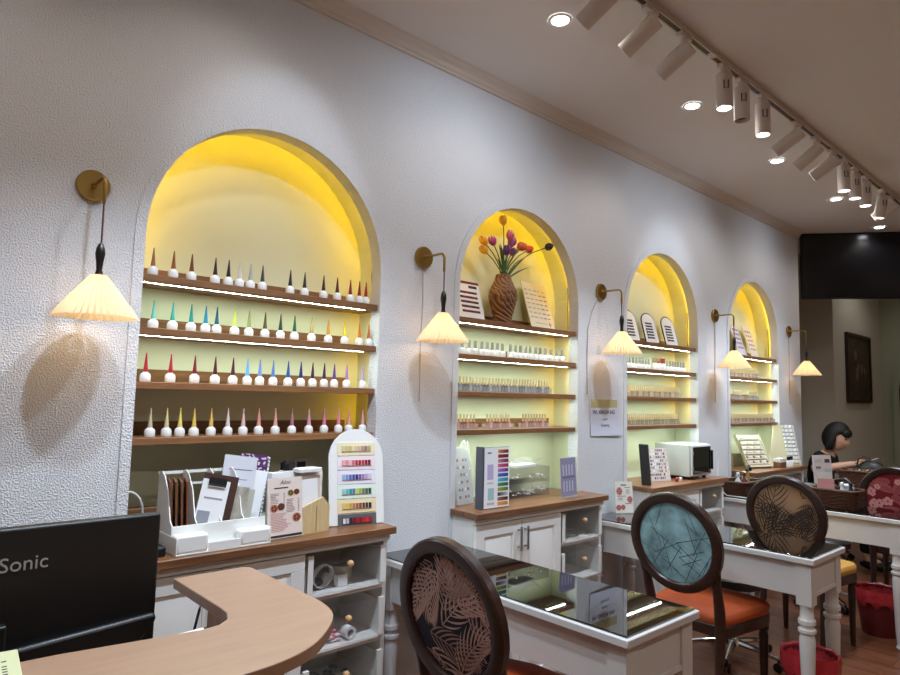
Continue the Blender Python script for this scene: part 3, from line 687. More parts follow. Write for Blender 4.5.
# white bottles with grey brush caps
WB=MB().lathe([(.0,0),(.0165,0),(.0175,.003),(.0175,.026),(.015,.031),(.0085,.033),(.0,.033)],14,cap=False).mesh('brush_bottle',M_WPLAST)
WC=MB().lathe([(.0,.0331),(.0085,.0331),(.0070,.072),(.0,.073)],12,cap=False).mesh('brush_cap',mat('frosted grey cap',(150,146,138),.35))
def wbottle(x,y,z,lab,capm=WC):
    b=obj('brush_bottle',WB,None,None,lab,'bottle','grey-capped brush bottles',loc=(x,y,z+.0005)); obj('brush_cap',capm,None,b)
for x in [2.150,2.190,2.235,2.278,2.325,2.364,2.402,2.440,2.478,2.54,2.581,2.62,2.663,2.7,2.744,2.786,2.829,2.877,2.928,2.979]:
    wbottle(x,W+.05,SHZ[1],'small white bottle with grey cap on the second shelf of the tulip vase niche')
for k in range(8): wbottle(3.66+.0385*k,W+.06,SHZ[1],'small white bottle with grey cap on the second shelf of the steriliser niche, left group')
for k in range(7): wbottle(4.17+.0385*k,W+.06,SHZ[1],'small white bottle with grey cap on the second shelf of the steriliser niche, right group')
for k,(x,c,nm) in enumerate(((4.005,(150,130,92),'tan'),(4.062,(166,104,70),'copper'),(4.115,(150,60,60),'red'))):
    b=obj('pump_bottle',MB().lathe([(.0,0),(.019,0),(.020,.004),(.020,.04),(.012,.05),(.0,.05)],14,cap=False),M_WPLAST,None,'white bottle with wide %s cap between the two groups of white bottles'%nm,'bottle',None,loc=(x,W+.06,SHZ[1]+.0005))
    obj('cap',MB().lathe([(.0,.0501),(.014,.0501),(.014,.085),(.0,.086)],12,cap=False),flat(c,.4),b)
# gold-capped bottles standing in racks
GB={}
def gb(col):
    if col not in GB:
        m=MB().box(-.0085,.0085,-.0085,.0085,0,.032,0).lathe([(.0,.0322),(.0058,.0322),(.0052,.070),(.0,.0705)],8,1,None,False)
        GB[col]=m.mesh('gold_capped_bottle',[flat(col,.35),M_GOLD])
    return GB[col]
def rack(x0,x1,ni,si,cols,lab,blab,yy=.062,pitch=.0232,trayc=M_CLEAR,h=.026):
    z=SHZ[si]+.0005; y=W+yy; w_=x1-x0
    t=thing('bottle_rack',lab,'rack',(x0,y,z),0,'bottle racks in the niches')
    obj('tray',MB().box(0,w_,-.015,.015,0,.003).box(0,w_,-.0165,-.015,0,h).box(0,w_,.015,.0165,0,h).box(-.0015,0,-.0165,.0165,0,h).box(w_,w_+.0015,-.0165,.0165,0,h),trayc,t)
    n=int(w_/pitch); off=(w_-(n-1)*pitch)/2
    for k in range(n):
        obj('gold_capped_bottle',gb(cols[(k*7+k//3)%len(cols)]),None,None,blab,'bottle','gold-capped bottles in racks',loc=(x0+off+k*pitch,y,z+.0036))
GREYS=[(120,116,120),(150,146,150),(92,90,98),(136,130,128)]
REDS=[(150,82,66),(172,112,92),(132,70,58),(190,136,116)]
BEIG=[(176,148,112),(150,118,86),(196,172,140),(132,100,76)]
rack(2.150,2.880,1,2,GREYS,'long clear rack of gold-capped bottles on the third shelf of the tulip vase niche','gold-capped grey bottle in the long rack in the tulip vase niche')
for k,(a,b) in enumerate(((2.140,2.305),(2.365,2.570),(2.645,2.865))):
    rack(a,b,1,3,REDS,'%s clear rack on the lowest shelf of the tulip vase niche'%('short','middle','widest')[k],'gold-capped reddish bottle in the %s rack on the lowest tulip niche shelf'%('short','middle','widest')[k],trayc=M_WHITERACK)
rack(3.60,4.34,2,2,BEIG,'long rack of gold-capped bottles on the third shelf of the steriliser niche','gold-capped beige bottle on the third shelf of the steriliser niche')
rack(3.60,4.32,2,3,[(136,120,84),(120,104,70),(156,140,100)],'long rack of gold-capped bottles on the lowest shelf of the steriliser niche','gold-capped olive bottle on the lowest shelf of the steriliser niche')
rack(5.04,5.70,3,1,BEIG,'long white rack of gold-capped bottles on the second shelf of the last niche','gold-capped beige bottle on the second shelf of the last niche',trayc=M_WHITERACK)
for k,(a,b) in enumerate(((5.20,5.38),(5.49,5.66))): rack(a,b,3,2,GREYS,('narrow white rack next to the niche side','narrow white rack towards the wall end')[k]+' on the third shelf of the last niche','gold-capped grey bottle in a narrow rack of the last niche',trayc=M_WHITERACK)
rack(5.05,5.93,3,3,BEIG,'longest white rack of gold-capped bottles on the lowest shelf of the last niche','gold-capped bottle on the lowest shelf of the last niche',yy=.04,trayc=M_WHITERACK)
# ------------------------------------------------------------------ cards and boards
def lean(name,lab,cat,loc,w_,h_,t_,m_face,tilt,rz=0,group=None,archtop=False,edge=None):
    """a board standing on its lower edge, leaning back by tilt; front faces -y"""
    o=thing(name,lab,cat,loc,0,group,rot=(-tilt,0,rz))
    if archtop:
        P=[(-w_/2,0),(w_/2,0)]+[(w_/2*math.cos(PI*k/16),h_-w_/2+w_/2*math.sin(PI*k/16)) for k in range(17)]
    else: P=[(-w_/2,0),(w_/2,0),(w_/2,h_),(-w_/2,h_)]
    obj('board',MB().prism(P,-t_,0,0,MXZ),edge or m_face,o)
    if edge:
        s_=.93; P2=[(a*s_,(b-h_/2)*s_+h_/2) for a,b in P]
        obj('face',MB().prism(P2,-t_-.0012,-t_-.0002,0,MXZ),m_face,o)
    return o
def prints(parent,items,y,name='print'):
    """items: (x0,x1,z0,z1,rgb) flat printed patches just in front of a board"""
    cols=sorted(set(i[4] for i in items)); m=MB()
    for a,b,c,d,col in items: m.box(a,b,y-.0004,y,c,d,cols.index(col))
    obj(name,m,[flat(c,.6) for c in cols],parent,smooth=False,kind='stuff')
S0=SHZ[0]+.0005
c=lean('colour_card','white card with red swatch bars leaning on the top shelf of the tulip vase niche','card',(2.280,W+.075,S0),.175,.215,.003,M_PAPER,.28,.0)
it=[(-.0875,.0875,.198,.213,(120,26,40)),(.01,.07,.175,.19,(60,24,34))]
for k in range(5): 
    for j in range(6): it.append((-.062+j*.021,-.041+j*.021,.143-.026*k,.156-.026*k,[(92,24,36),(64,28,36),(122,32,44)][(j+k)%3]))
prints(c,it,-.0032)
c=lean('colour_card','dark red card edge standing behind the white swatch bar card','card',(2.165,W+.13,S0),.08,.15,.004,flat((112,24,40)),.2)
c=lean('lettered_card','cream card with rows of purple lettering leaning beside the tulip vase','card',(2.855,W+.085,S0),.235,.285,.003,flat((222,212,188)),.30,.08)
it=[]
for k in range(7):
    for j in range(5):
        x=-.10+j*.042; it.append((x,x+RND.uniform(.022,.034),.235-.028*k,.242-.028*k,[(120,104,150),(86,70,120),(150,140,160),(200,170,60)][0 if k else 3] if j>2 else (168,158,170)))
it+=[(-.07,.05,.035,.038,(150,140,150)),(.07,.078,.02,.05,(120,110,160)),(.06,.088,.033,.039,(120,110,160))]
prints(c,it,-.0032)
for k,(x,lab) in enumerate(((3.700,'nearest the lamp'),(3.945,'in the middle'),(4.205,'nearest the arch side'))):
    c=lean('swatch_board','black-edged arched swatch board %s, top shelf of the steriliser niche'%lab,'swatch board',(x+.05,W+.068,S0),.14,.225,.006,M_PAPER,.28,-.15,'arched swatch boards',True,M_BLK)
    prints(c,[(-.02+.03*(j%2)-.02,.0+.03*(j%2),.14-.021*q,.152-.021*q,(44,44,60)) for q in range(6) for j in range(2)]+[(-.042,-.036,.03,.11,(54,54,70))],-.0074)
for k,(x,cc,lab) in enumerate(((5.13,(180,172,186),'narrow grey-violet sample board beside the lamp shade'),(5.42,(206,200,212),'white sample board with violet lettering'),(5.66,(222,212,200),'cream sample board nearest the arch side'))):
    c=lean('sample_board',lab+' on the top shelf of the last niche','sample board',(x,W+.07,S0),.20 if k else .12,.28,.004,flat(cc),.30,.10,'sample boards')
    prints(c,[(-.07+.05*j,-.03+.05*j,.225-.04*q,.24-.04*q,(128,112,140) if k<2 else (176,140,130)) for q in range(5) for j in range(3) if k or j==1],-.0044)
# ------------------------------------------------------------------ vase of tulips
vs_=thing('carved_vase','brown carved wooden vase with ring grooves on the tulip niche shelf','vase',(2.515,W+.088,S0))
pr_=[(.0,0),(.040,0),(.044,.004),(.051,.04),(.066,.10),(.076,.145),(.074,.175),(.056,.215),(.043,.245),(.040,.266),(.036,.266),(.032,.24),(.0,.23)]
def vase_mat():
    m=bpy.data.materials.new('carved vase wood'); m.use_nodes=True; nt=m.node_tree; N=nt.nodes; L=nt.links; p=N['Principled BSDF']
    tc=N.new('ShaderNodeTexCoord'); mp=N.new('ShaderNodeMapping'); mp.inputs['Location'].default_value=(-.02,.02,-.125); mp.inputs['Scale'].default_value=(1,1,.62)
    wv=N.new('ShaderNodeTexWave'); wv.wave_type='RINGS'; wv.rings_direction='SPHERICAL'; wv.inputs['Scale'].default_value=34; wv.inputs['Distortion'].default_value=.5; wv.inputs['Detail Scale'].default_value=.6
    rp=N.new('ShaderNodeValToRGB'); rp.color_ramp.elements[0].position=.2; rp.color_ramp.elements[1].position=.6; rp.color_ramp.elements[0].color=srgb(100,64,44); rp.color_ramp.elements[1].color=srgb(150,104,72)
    b=N.new('ShaderNodeBump'); b.inputs['Strength'].default_value=.8; b.inputs['Distance'].default_value=.004
    L.new(tc.outputs['Object'],mp.inputs[0]); L.new(mp.outputs[0],wv.inputs[0]); L.new(wv.outputs[1],rp.inputs[0]); L.new(rp.outputs[0],p.inputs[0]); L.new(wv.outputs[1],b.inputs['Height']); L.new(b.outputs[0],p.inputs['Normal'])
    p.inputs['Roughness'].default_value=.55; return m
mv=MB(); n=40; V=[];Fq=[]
PF=[]
for (r0,z0),(r1,z1) in zip(pr_[:-1],pr_[1:]):
    for q in range(5): u=q/5; PF.append((r0+(r1-r0)*u,z0+(z1-z0)*u))
PF.append(pr_[-1])
for r,z in PF:
    for k in range(n):
        a=2*PI*k/n; y_=r*math.cos(a-.9+PI); 
        d=math.hypot((r*math.sin(a+PI/2-.35))*1.0,(z-.14)*.55) if True else 0
        g_=.0026*math.sin(d*430) if (r>.03 and .01<z<.25) else 0
        V.append(((r+g_)*math.cos(a),(r+g_)*math.sin(a),z))
for j in range(len(PF)-1):
    for k in range(n): Fq.append((j*n+k,j*n+(k+1)%n,(j+1)*n+(k+1)%n,(j+1)*n+k))
obj('vase_body',mv.add(V,Fq),vase_mat(),vs_)
M_STEM=flat((66,104,52)); M_LEAF=mat('tulip leaf',(58,98,50),.5,noise=(30,.25))
TUL=[((2.475,2.335),(232,170,42),'golden yellow'),((2.365,2.215),(236,172,40),'amber yellow'),((2.385,2.175),(238,178,52),'small yellow'),((2.455,2.230),(176,66,140),'magenta'),((2.520,2.265),(210,104,140),'rose pink'),((2.548,2.238),(190,90,160),'orchid pink'),((2.568,2.242),(48,26,58),'dark plum'),((2.585,2.200),(140,60,150),'purple'),((2.500,2.178),(112,58,140),'violet'),((2.612,2.232),(206,84,40),'orange-red'),((2.645,2.240),(222,96,46),'bright orange'),((2.715,2.245),(206,62,52),'coral red'),((2.825,2.275),(36,22,40),'black tulip')]
for k,((x,z),c,nm) in enumerate(TUL):
    y=W+.085+(-.03+.015*(k%4)); 
    f_=thing('tulip',nm+' artificial tulip in the carved vase','tulip',(2.515,W+.085,S0+.235),0,'tulips in the vase')
    ex,ey,ez=x-2.515,y-(W+.085),z-(S0+.235)
    pts=[(.012*math.cos(k*2.4),.012*math.sin(k*2.4),0),(ex*.25,ey*.3,ez*.45),(ex*.65,ey*.7,ez*.8),(ex,ey,ez)]
    obj('stem',MB().tube(pts,.0028,5),M_STEM,f_)
    ax=(Vector(pts[3])-Vector(pts[2])).normalized(); Rm=Matrix.Translation(pts[3])@ax.to_track_quat('Z','Y').to_matrix().to_4x4()
    mp_=MB()
    for p in range(6):
        a=2*PI*p/6; rr=.0215 if p%2 else .0185; q=[]
        for u in range(6):
            v=u/5; R_=rr*math.sin(PI*(.10+.72*v))+.001; ww=.55*math.sin(PI*(.12+.80*v))+.04; zz=.056*v
            q.append([(R_*math.cos(a-ww),R_*math.sin(a-ww),zz),(R_*1.06*math.cos(a),R_*1.06*math.sin(a),zz),(R_*math.cos(a+ww),R_*math.sin(a+ww),zz)])
        for u in range(5):
            for e in range(2): mp_.add([q[u][e],q[u][e+1],q[u+1][e+1],q[u+1][e]],[(0,1,2,3)],0,Rm)
    obj('petals',mp_,flat(c,.5),f_)
    if k%2==0:
        L_=.13+.05*(k%3); dx=ex*.8+(.05 if k%4 else -.05); q=[]
        for u in range(7):
            v=u/6; q.append((Vector((dx*v,ey*.6*v-.012,L_*v*(1.15-.35*v))), .009*math.sin(PI*(.15+.85*v))))
        ml=MB()
        for (p0,w0),(p1,w1) in zip(q[:-1],q[1:]): ml.add([p0+Vector((-w0,0,0)),p0+Vector((w0,-.003,0)),p1+Vector((w1,-.003,0)),p1+Vector((-w1,0,0))],[(0,1,2,3)])
        obj('leaf',ml,M_LEAF,f_)
# ------------------------------------------------------------------ counter below the bottle niche
og=thing('desk_organiser','white plastic desk organiser with front pockets holding leaflets','organiser',(.775,2.105,CT),.02)
mo_=MB().box(0,.325,.0,.19,0,.005).box(0,.325,.045,.049,.005,.085).box(0,.004,.0,.19,.005,.055).box(.321,.325,.0,.19,.005,.055).box(0,.325,.186,.19,.005,.11)
obj('tray',mo_,M_WPLAST,og,bevel=.001)
obj('front_pocket',MB().prism([(0,0),(.105,0),(.105,.045),(0,.045)],.004,.062),M_WPLAST,og,bevel=.008)
obj('front_pocket',MB().prism([(.215,-.0),(.325,0),(.325,.045),(.215,.045)],.004,.055),M_WPLAST,og,bevel=.008)
obj('front_wall',MB().box(.105,.215,0,.004,.005,.03),M_WPLAST,og)
for k,xx in enumerate((.002,.082,.165,.245)):
    P=[(.05,.085),(.07,.10),(.10,.19),(.135,.235),(.165,.25),(.185,.245),(.189,.11),(.189,.02),(.05,.02)]
    obj('divider',MB().prism(P,xx,xx+.003,0,MYZ),M_WPLAST,og)
obj('back_rim',MB().box(0,.245,.186,.189,.235,.245).box(0,.245,.186,.189,.195,.203),M_WPLAST,og)
def sheet(name,lab,cat,x,y,z,w_,h_,t_,m_,tilt,rz,roll=0,group=None):
    o=obj(name,MB().box(-w_/2,w_/2,-t_,0,0,h_),m_,None,lab,cat,group,loc=(x,y,z),rot=(-tilt,roll,rz)); return o
zb=CT+.0062
for k in range(4): sheet('kraft_folder','brown card folder standing in the first slot of the white organiser','folder',.800+.0165*k,2.245-.004*k,zb,.12,.215,.006,M_KRAFT,.05,1.30,group='brown folders in the organiser')
cb_=thing('clipboard','brown clipboard with a white sheet standing in the organiser','clipboard',(.895,2.175,zb),0,rot=(-.18,.20,-.30))
obj('board',MB().box(-.055,.06,0,.004,0,.235),mat('clipboard brown',(66,38,30),.5),cb_)
obj('sheet',MB().box(-.055,.035,-.002,-.0003,.0,.215),M_PAPER,cb_)
obj('clip',MB().tube([(-.035,-.006,.218),(-.035,-.008,.196),(.02,-.008,.196),(.02,-.006,.218)],.003,5).box(-.035,.02,-.006,-.002,.200,.222),M_BLK,cb_)
obj('print',MB().box(-.04,.02,-.0026,-.0021,.15,.156).box(-.05,-.01,-.0026,-.0021,.05,.11),flat((150,150,160)),cb_)
sheet('brochure','grey printed brochure standing in the organiser in front of the white sheets','brochure',.985,2.195,zb,.075,.185,.006,mat('brochure print',(178,172,158),.5,noise=(26,.4)),.12,-.25,.16)
sheet('brochure','second grey brochure with pale edge standing in the organiser','brochure',1.012,2.200,zb,.07,.175,.006,flat((190,186,176)),.12,-.25,.16)
p_=sheet('paper_sheets','tall white printed sheet sticking up from the organiser','paper',1.012,2.245,zb,.12,.285,.003,flat((206,208,216)),.16,-.15,.14)
obj('print',MB().box(-.04,.045,-.0038,-.0033,.235,.238).box(-.035,.03,-.0038,-.0033,.20,.2025).box(-.035,.02,-.0038,-.0033,.17,.1725),flat((120,124,140)),p_)
sheet('paper_sheets','plain white sheet leaning beside the tall printed sheet','paper',1.058,2.250,zb,.09,.235,.003,M_PAPER,.14,-.15,.22)
nb_=thing('notebook','purple patterned spiral notebook standing in the organiser','notebook',(1.075,2.270,zb),0,rot=(-.10,.14,-.20))
def checks(name,a,b,s):
    m=bpy.data.materials.new(name); m.use_nodes=True; N=m.node_tree.nodes; tc=N.new('ShaderNodeTexCoord'); ck=N.new('ShaderNodeTexVoronoi'); ck.inputs['Scale'].default_value=s; rp=N.new('ShaderNodeValToRGB')
    rp.color_ramp.elements[0].position=.36; rp.color_ramp.elements[1].position=.42; rp.color_ramp.elements[0].color=srgb(*a); rp.color_ramp.elements[1].color=srgb(*b); L=m.node_tree.links
    L.new(tc.outputs['Object'],ck.inputs[0]); L.new(ck.outputs[0],rp.inputs[0]); L.new(rp.outputs[0],N['Principled BSDF'].inputs[0]); return m
obj('cover',MB().box(-.055,.045,-.006,.006,0,.285),checks('purple dotted cover',(226,210,226),(84,40,96),95),nb_)
obj('pages',MB().box(-.05,.052,-.005,.005,.002,.28),M_PAPER,nb_)
sp=MB()
for k in range(20): sp.tube([(.046+.008*math.cos(a),.009*math.sin(a),.012+.0138*k) for a in [2*PI*q/8 for q in range(8)]],.0011,4,closed=True)
obj('spiral_binding',sp,M_GREY,nb_)
sheet('brochure','pale leaflet between the notebook and the menu stand','brochure',1.118,2.285,zb-.0055,.06,.23,.004,flat((216,216,222)),.08,-.2)
obj('network_router',MB().box(-.05,.05,-.06,.06,0,.03),M_BLK,None,'black network router box beside the white organiser','router',loc=(.705,2.19,CT),bevel=.006)
obj('white_cable_loop',MB().tube([(.69+.05*math.cos(a),2.33,CT+.105+.075*math.sin(a)) for a in [PI*q/14 for q in range(15)]]+[(.64,2.33,CT+.004)],.0035,6),flat((222,220,220)),None,'white cable bent into an arch behind the router','cable')
obj('shaded_wood_block',MB().box(-.06,.06,-.02,.02,0,.11),M_SHELF,None,'dark brown block standing in for shaded wood behind the white cable','box',loc=(.755,2.42,CT),bevel=.002)  # dark block put where the wood only lies in shade
ms_=thing('menu_stand','acrylic menu stand with a pink printed price list on the bottle niche counter','menu stand',(1.175,2.145,CT),0,rot=(0,0,.06))
T_=Matrix.Rotation(-.10,4,'X')
obj('acrylic_frame',MB().box(-.072,.072,.003,.006,0,.215,0,T_).box(-.072,.072,0,.05,-.0,.003),M_CLEAR,ms_)
obj('menu_card',MB().box(-.071,.071,.0,.0025,.003,.213,0,T_),flat((230,214,206)),ms_)
items=[(-.045,.012,.176,.180,(52,44,52))]
r_=random.Random(2)
for k in range(9): items.append((-.06,-.06+r_.uniform(.02,.035),.158-.0055*k,.1597-.0055*k,(150,128,128))); items.append((-.008,-.002,.158-.0055*k,.1597-.0055*k,(130,110,110)))
for k in range(9): items.append((.005,.005+r_.uniform(.02,.035),.135-.0055*k,.1367-.0055*k,(150,128,128))); items.append((.052,.058,.135-.0055*k,.1367-.0055*k,(130,110,110)))
for k in range(12): items.append((-.06,-.06+r_.uniform(.05,.085),.088-.0055*k,.0897-.0055*k,(196,132,132)))
items.append((-.060,.068,.006,.014,(44,40,48)))
def mprints(parent,items,T,name='print'):
    cols=sorted(set(i[4] for i in items)); m=MB()
    for a,b,c,d,col in items: m.box(a,b,-.0007,-.0002,c,d,cols.index(col),T)
    obj(name,m,[flat(c,.6) for c in cols],parent,smooth=False,kind='stuff')
mprints(ms_,items,T_)
mb_=MB()
for (a,b,r,mi) in ((.022,.158,.013,0),(.047,.160,.012,1),(-.046,.108,.016,2),(-.018,.112,.015,1),(.046,.070,.018,2)):
    K=14; mb_.add([(a+r*math.cos(2*PI*k/K),-.0012,b+r*.85*math.sin(2*PI*k/K)) for k in range(K)],[tuple(range(K))],mi,T_)
    for q in range(5): mb_.add([(a+r*.5*math.cos(q*1.3)+r*.25*math.cos(2*PI*k/8),-.0016,b+r*.45*math.sin(q*1.3)+r*.25*math.sin(2*PI*k/8)) for k in range(8)],[tuple(range(8))],3,T_)
obj('food_photos',mb_,[flat((150,140,70)),flat((110,60,50)),flat((186,110,80)),flat((92,46,36))],ms_,smooth=False,kind='stuff')
tm=text_mesh('Alno',.022,.0002,.3); tm.materials.append(flat((60,56,64)))
obj('lettering',tm,None,ms_,loc=T_@Vector((0,-.0006,.197)),rot=(PI/2-.10,0,0))
obj('white_card_stack',MB().box(-.05,.0,-.02,.02,0,.222).box(.0,.045,-.016,.024,0,.226),M_PAPER,None,'white cards stacked upright behind the menu stand','cards',loc=(1.205,2.25,CT),bevel=.001)
obj('black_gadget',MB().box(-.022,.022,-.018,.018,0,.030).box(-.014,.014,-.012,.012,.030,.036),M_BLK,None,'small black gadget lying on top of the white cards','gadget',loc=(1.230,2.254,CT+.2267),bevel=.003)
bx=thing('bamboo_card_holder','bamboo box holder filled with white cards beside the menu stand','card holder',(1.305,2.205,CT),.12)
obj('box',MB().prism([(-.062,0),(.062,0),(.062,.095),(.03,.13),(-.062,.10)],-.04,-.034,0,MXZ).prism([(-.062,0),(.062,0),(.062,.095),(.03,.13),(-.062,.10)],.034,.04,0,MXZ).box(-.062,-.056,-.034,.034,0,.10).box(.056,.062,-.034,.034,0,.095).box(-.056,.056,-.034,.034,0,.005),M_BAMBOO,bx)
obj('grain_panel',MB().box(-.0015,.0015,-.0408,-.0402,.004,.1),flat((150,116,66)),bx)
for k in range(3): sheet('appointment_card','white printed card standing in the bamboo holder','card',1.295+.012*k,2.185+.016*k,CT+.006,.085,.19+.012*k,.003,[M_PAPER,flat((214,198,188)),flat((232,228,224))][k],.06,.12,.05*(k-1),'cards in the bamboo holder')
obj('card_pile',MB().box(-.05,.05,-.03,.03,0,.014),M_PAPER,None,'flat white card pile resting on the cards in the bamboo holder','cards',loc=(1.295,2.225,CT+.221),rz=.12,bevel=.001)
sw=thing('wall_socket','white wall socket with a dark screen on the niche back','socket',(1.400,BACK,1.115))
obj('plate',MB().box(-.032,.032,-.008,-.0005,-.038,.038),M_WPLAST,sw,bevel=.002); obj('insert',MB().box(-.02,.02,-.0095,-.0082,-.022,.022),M_GREY,sw)
# arched nail swatch display
ab=thing('arched_swatch_display','white arched display board with six rows of nail colour swatches','swatch board',(1.520,2.205,CT+.0005),0,rot=(-.14,0,-.22))
w_,h_=.235,.378; P=[(-w_/2,0),(w_/2,0)]+[(w_/2*math.cos(PI*k/20),h_-w_/2+w_/2*math.sin(PI*k/20)) for k in range(21)]
obj('board',MB().prism(P,-.008,0,0,MXZ),M_WPLAST,ab,bevel=.001)
obj('easel_leg',MB().box(-.03,.03,.0005,.005,.02,.2),M_WPLAST,ab)
RWS=[((236,226,190),[(222,210,150),(220,196,120),(206,190,110),(232,220,160),(226,196,160),(216,180,150),(190,150,130),(170,120,100),(190,170,120)]),
 ((238,222,226),[(240,170,180),(236,140,160),(240,190,190),(220,110,130),(190,50,80),(170,40,60),(200,60,90),(150,30,50),(120,30,50)]),
 ((230,226,236),[(150,180,226),(120,150,210),(90,110,190),(60,80,160),(40,50,120),(120,90,160),(160,130,190),(190,160,210),(216,200,226)]),
 ((222,236,226),[(150,214,214),(90,190,200),(40,150,160),(60,130,170),(190,210,90),(160,180,70),(120,130,80),(60,110,80),(40,90,60)]),
 ((236,214,170),[(226,196,90),(230,190,60),(206,160,60),(190,130,60),(170,104,50),(140,84,50),(110,70,50),(80,60,50),(50,40,40)]),
 ((96,96,100),[(220,220,220),(190,190,196),(60,40,50),(120,30,40),(170,30,50),(150,24,40),(190,40,50),(210,50,60),(170,30,40)])]
for k,(bg,cs) in enumerate(RWS):
    z0=.298-.0565*k
    row=obj('swatch_card',MB().box(-.082,.082,-.0105,-.0083,z0-.0265,z0+.0265),flat(bg),ab,bevel=.0008)
    obj('swatch_tray',MB().box(-.064,.064,-.0125,-.0107,z0-.012,z0+.013),flat((206,196,190)) if k!=5 else flat((70,70,76)),row)
    for j,c in enumerate(cs): obj('swatch',MB().box(-.0615+j*.0138,-.0510+j*.0138,-.0145,-.0127,z0-.009,z0+.011),flat(c,.2),row)
# contents of the clear drawers in the first cabinet
dx0=.62+.62*.995; 
for zz,its in ((.6935,'a'),(.4935,'b')): pass
zd=.6940
obj('charger_cable_coil',MB().tube([(1.345+(.040+.004*math.sin(q*.9))*math.cos(q*.45),2.150+.0022*math.cos(q*1.7)+q*.0004,zd+.048+(.040+.004*math.sin(q*.9))*math.sin(q*.45)) for q in range(58)],.0026,6),flat((232,230,230)),None,'white charger cable coil in the top clear drawer below the bottles','cable')
obj('charger_plug',MB().box(-.022,.022,-.016,.016,0,.045).box(-.008,-.004,-.02,-.016,.03,.04).box(.004,.008,-.02,-.016,.03,.04),M_WPLAST,None,'white square charger block in the top clear drawer','charger',loc=(1.425,2.160,zd),bevel=.004)
obj('charger_plug',MB().lathe([(.0,0),(.018,0),(.02,.01),(.02,.035),(.012,.045),(.0,.046)],16),M_WPLAST,None,'white round plug leaning behind the cable coil','charger',loc=(1.375,2.20,zd+.002),rot=(0,.4,0))
obj('tape_roll',MB().lathe([(.028,0),(.048,0),(.048,.05),(.028,.05),(.028,0)],28,cap=False),flat((206,196,170)),None,'large cream tape roll lying in the top clear drawer','tape',loc=(1.485,2.26,zd))
obj('tape_roll',MB().lathe([(.02,0),(.04,0),(.04,.06),(.02,.06),(.02,0)],28,cap=False),flat((176,150,110)),None,'tan tape roll at the door side of the top clear drawer','tape',loc=(1.300,2.28,zd))
obj('black_pouch',MB().ball((0,0,.02),.05,.03,.02),M_GREY,None,'dark pouch under the cable coil in the top clear drawer','pouch',loc=(1.315,2.19,zd+.0005))
zd=.4940
obj('paper_core_roll',MB().lathe([(.014,0),(.024,0),(.024,.06),(.014,.06),(.014,0)],22,0,Matrix.Rotation(PI/2,4,'X'),cap=False),flat((226,222,224)),None,'white paper roll lying on its side in the middle clear drawer','roll',loc=(1.46,2.19,zd+.0245))
pk_=MB(); rr=random.Random(4)
for q in range(26): pk_.ball((rr.uniform(-.05,.04),rr.uniform(-.03,.03),.008+rr.uniform(0,.03)),.012,.008,.007,7,5,q%3)
obj('pink_nail_packet',pk_,[flat((226,150,160)),flat((206,110,124)),flat((236,196,196))],None,'pink packet of nail tips in the middle clear drawer','packet',loc=(1.375,2.165,zd+.002))
obj('yellow_card_box',MB().box(-.03,.03,-.04,.04,0,.075),flat((222,206,158)),None,'pale yellow card box at the door side of the middle clear drawer','box',loc=(1.285,2.25,zd),bevel=.002)
zd=.2940
gl=MB()
for q in range(40): gl.ball((rr.uniform(-.08,.08),rr.uniform(-.06,.06),.01+rr.uniform(0,.05)),.016,.012,.008,7,5,q%3)
obj('grey_packet',gl,[flat((90,100,92)),flat((120,128,120)),flat((66,70,70))],None,'grey-green packets heaped in the lowest clear drawer','packet',loc=(1.41,2.22,zd+.001))
# drawers of the tulip cabinet
zd=.6940
for q in range(9): obj('clear_packet',MB().box(-.03,.03,-.02,.02,0,.006),M_BAG if q%2 else M_WPLAST,None,'small clear and white packet lying in the top drawer below the tulip niche','packet','packets in the tulip cabinet drawer',loc=(2.775+.03*q,2.17+.03*(q%3),zd+.0075*(q%2)+.0002),rz=q*.7)
# ------------------------------------------------------------------ counter below the tulip niche
st=thing('bagged_sample_stand','tall nail sample stand wrapped in crinkled clear plastic','sample stand',(2.215,2.305,CT),0,rot=(-.14,0,.15))
obj('board',MB().prism([(-.065,0),(.065,0),(.065,.22),(.04,.26),(-.065,.28)],-.006,0,0,MXZ),flat((176,172,168)),st)
its=[]
for k in range(6):
    for j in range(4): its.append((-.045+.022*j,-.030+.022*j,.205-.035*k,.218-.035*k,[(60,50,56),(190,170,160),(150,60,70),(90,100,140),(210,200,196)][(k*3+j)%5]))
prints(st,its,-.0063,'nail_samples')
bgm=MB(); V=[];Fq=[]
for j in range(9):
    for k in range(20):
        a=2*PI*k/20; v=j/8; r_x=.082*(1-.25*v)+.006*math.sin(a*5+j); r_y=.034*(1-.3*v)+.005*math.cos(a*4+j*2)
        V.append((r_x*math.cos(a),-.008+r_y*math.sin(a),.006+.285*v+(.02*math.sin(a*3) if j==8 else 0)))
for j in range(8):
    for k in range(20): Fq.append((j*20+k,j*20+(k+1)%20,(j+1)*20+(k+1)%20,(j+1)*20+k))
obj('plastic_bag',bgm.add(V,Fq),M_BAG,st,label='crinkled clear plastic bag')
cf=thing('colour_chart','white standing colour chart with twelve swatch strips and grey spine','colour chart',(2.185,2.15,CT),0,rot=(0,0,-.02))
obj('cover',MB().box(-.006,.17,0,.004,0,.285).box(-.010,.0,-.0,.045,0,.287),flat((86,90,104)),cf)
obj('page',MB().box(.002,.168,-.0025,-.0003,.003,.283),M_PAPER,cf)
its=[(.02,.045,.255,.262,(110,110,140)),(.02,.06,.135,.205,(190,176,216)),(.025,.065,.04,.095,(160,196,200)),(.02,.06,.115,.122,(190,190,200)),(.02,.07,.018,.03,(190,190,200))]
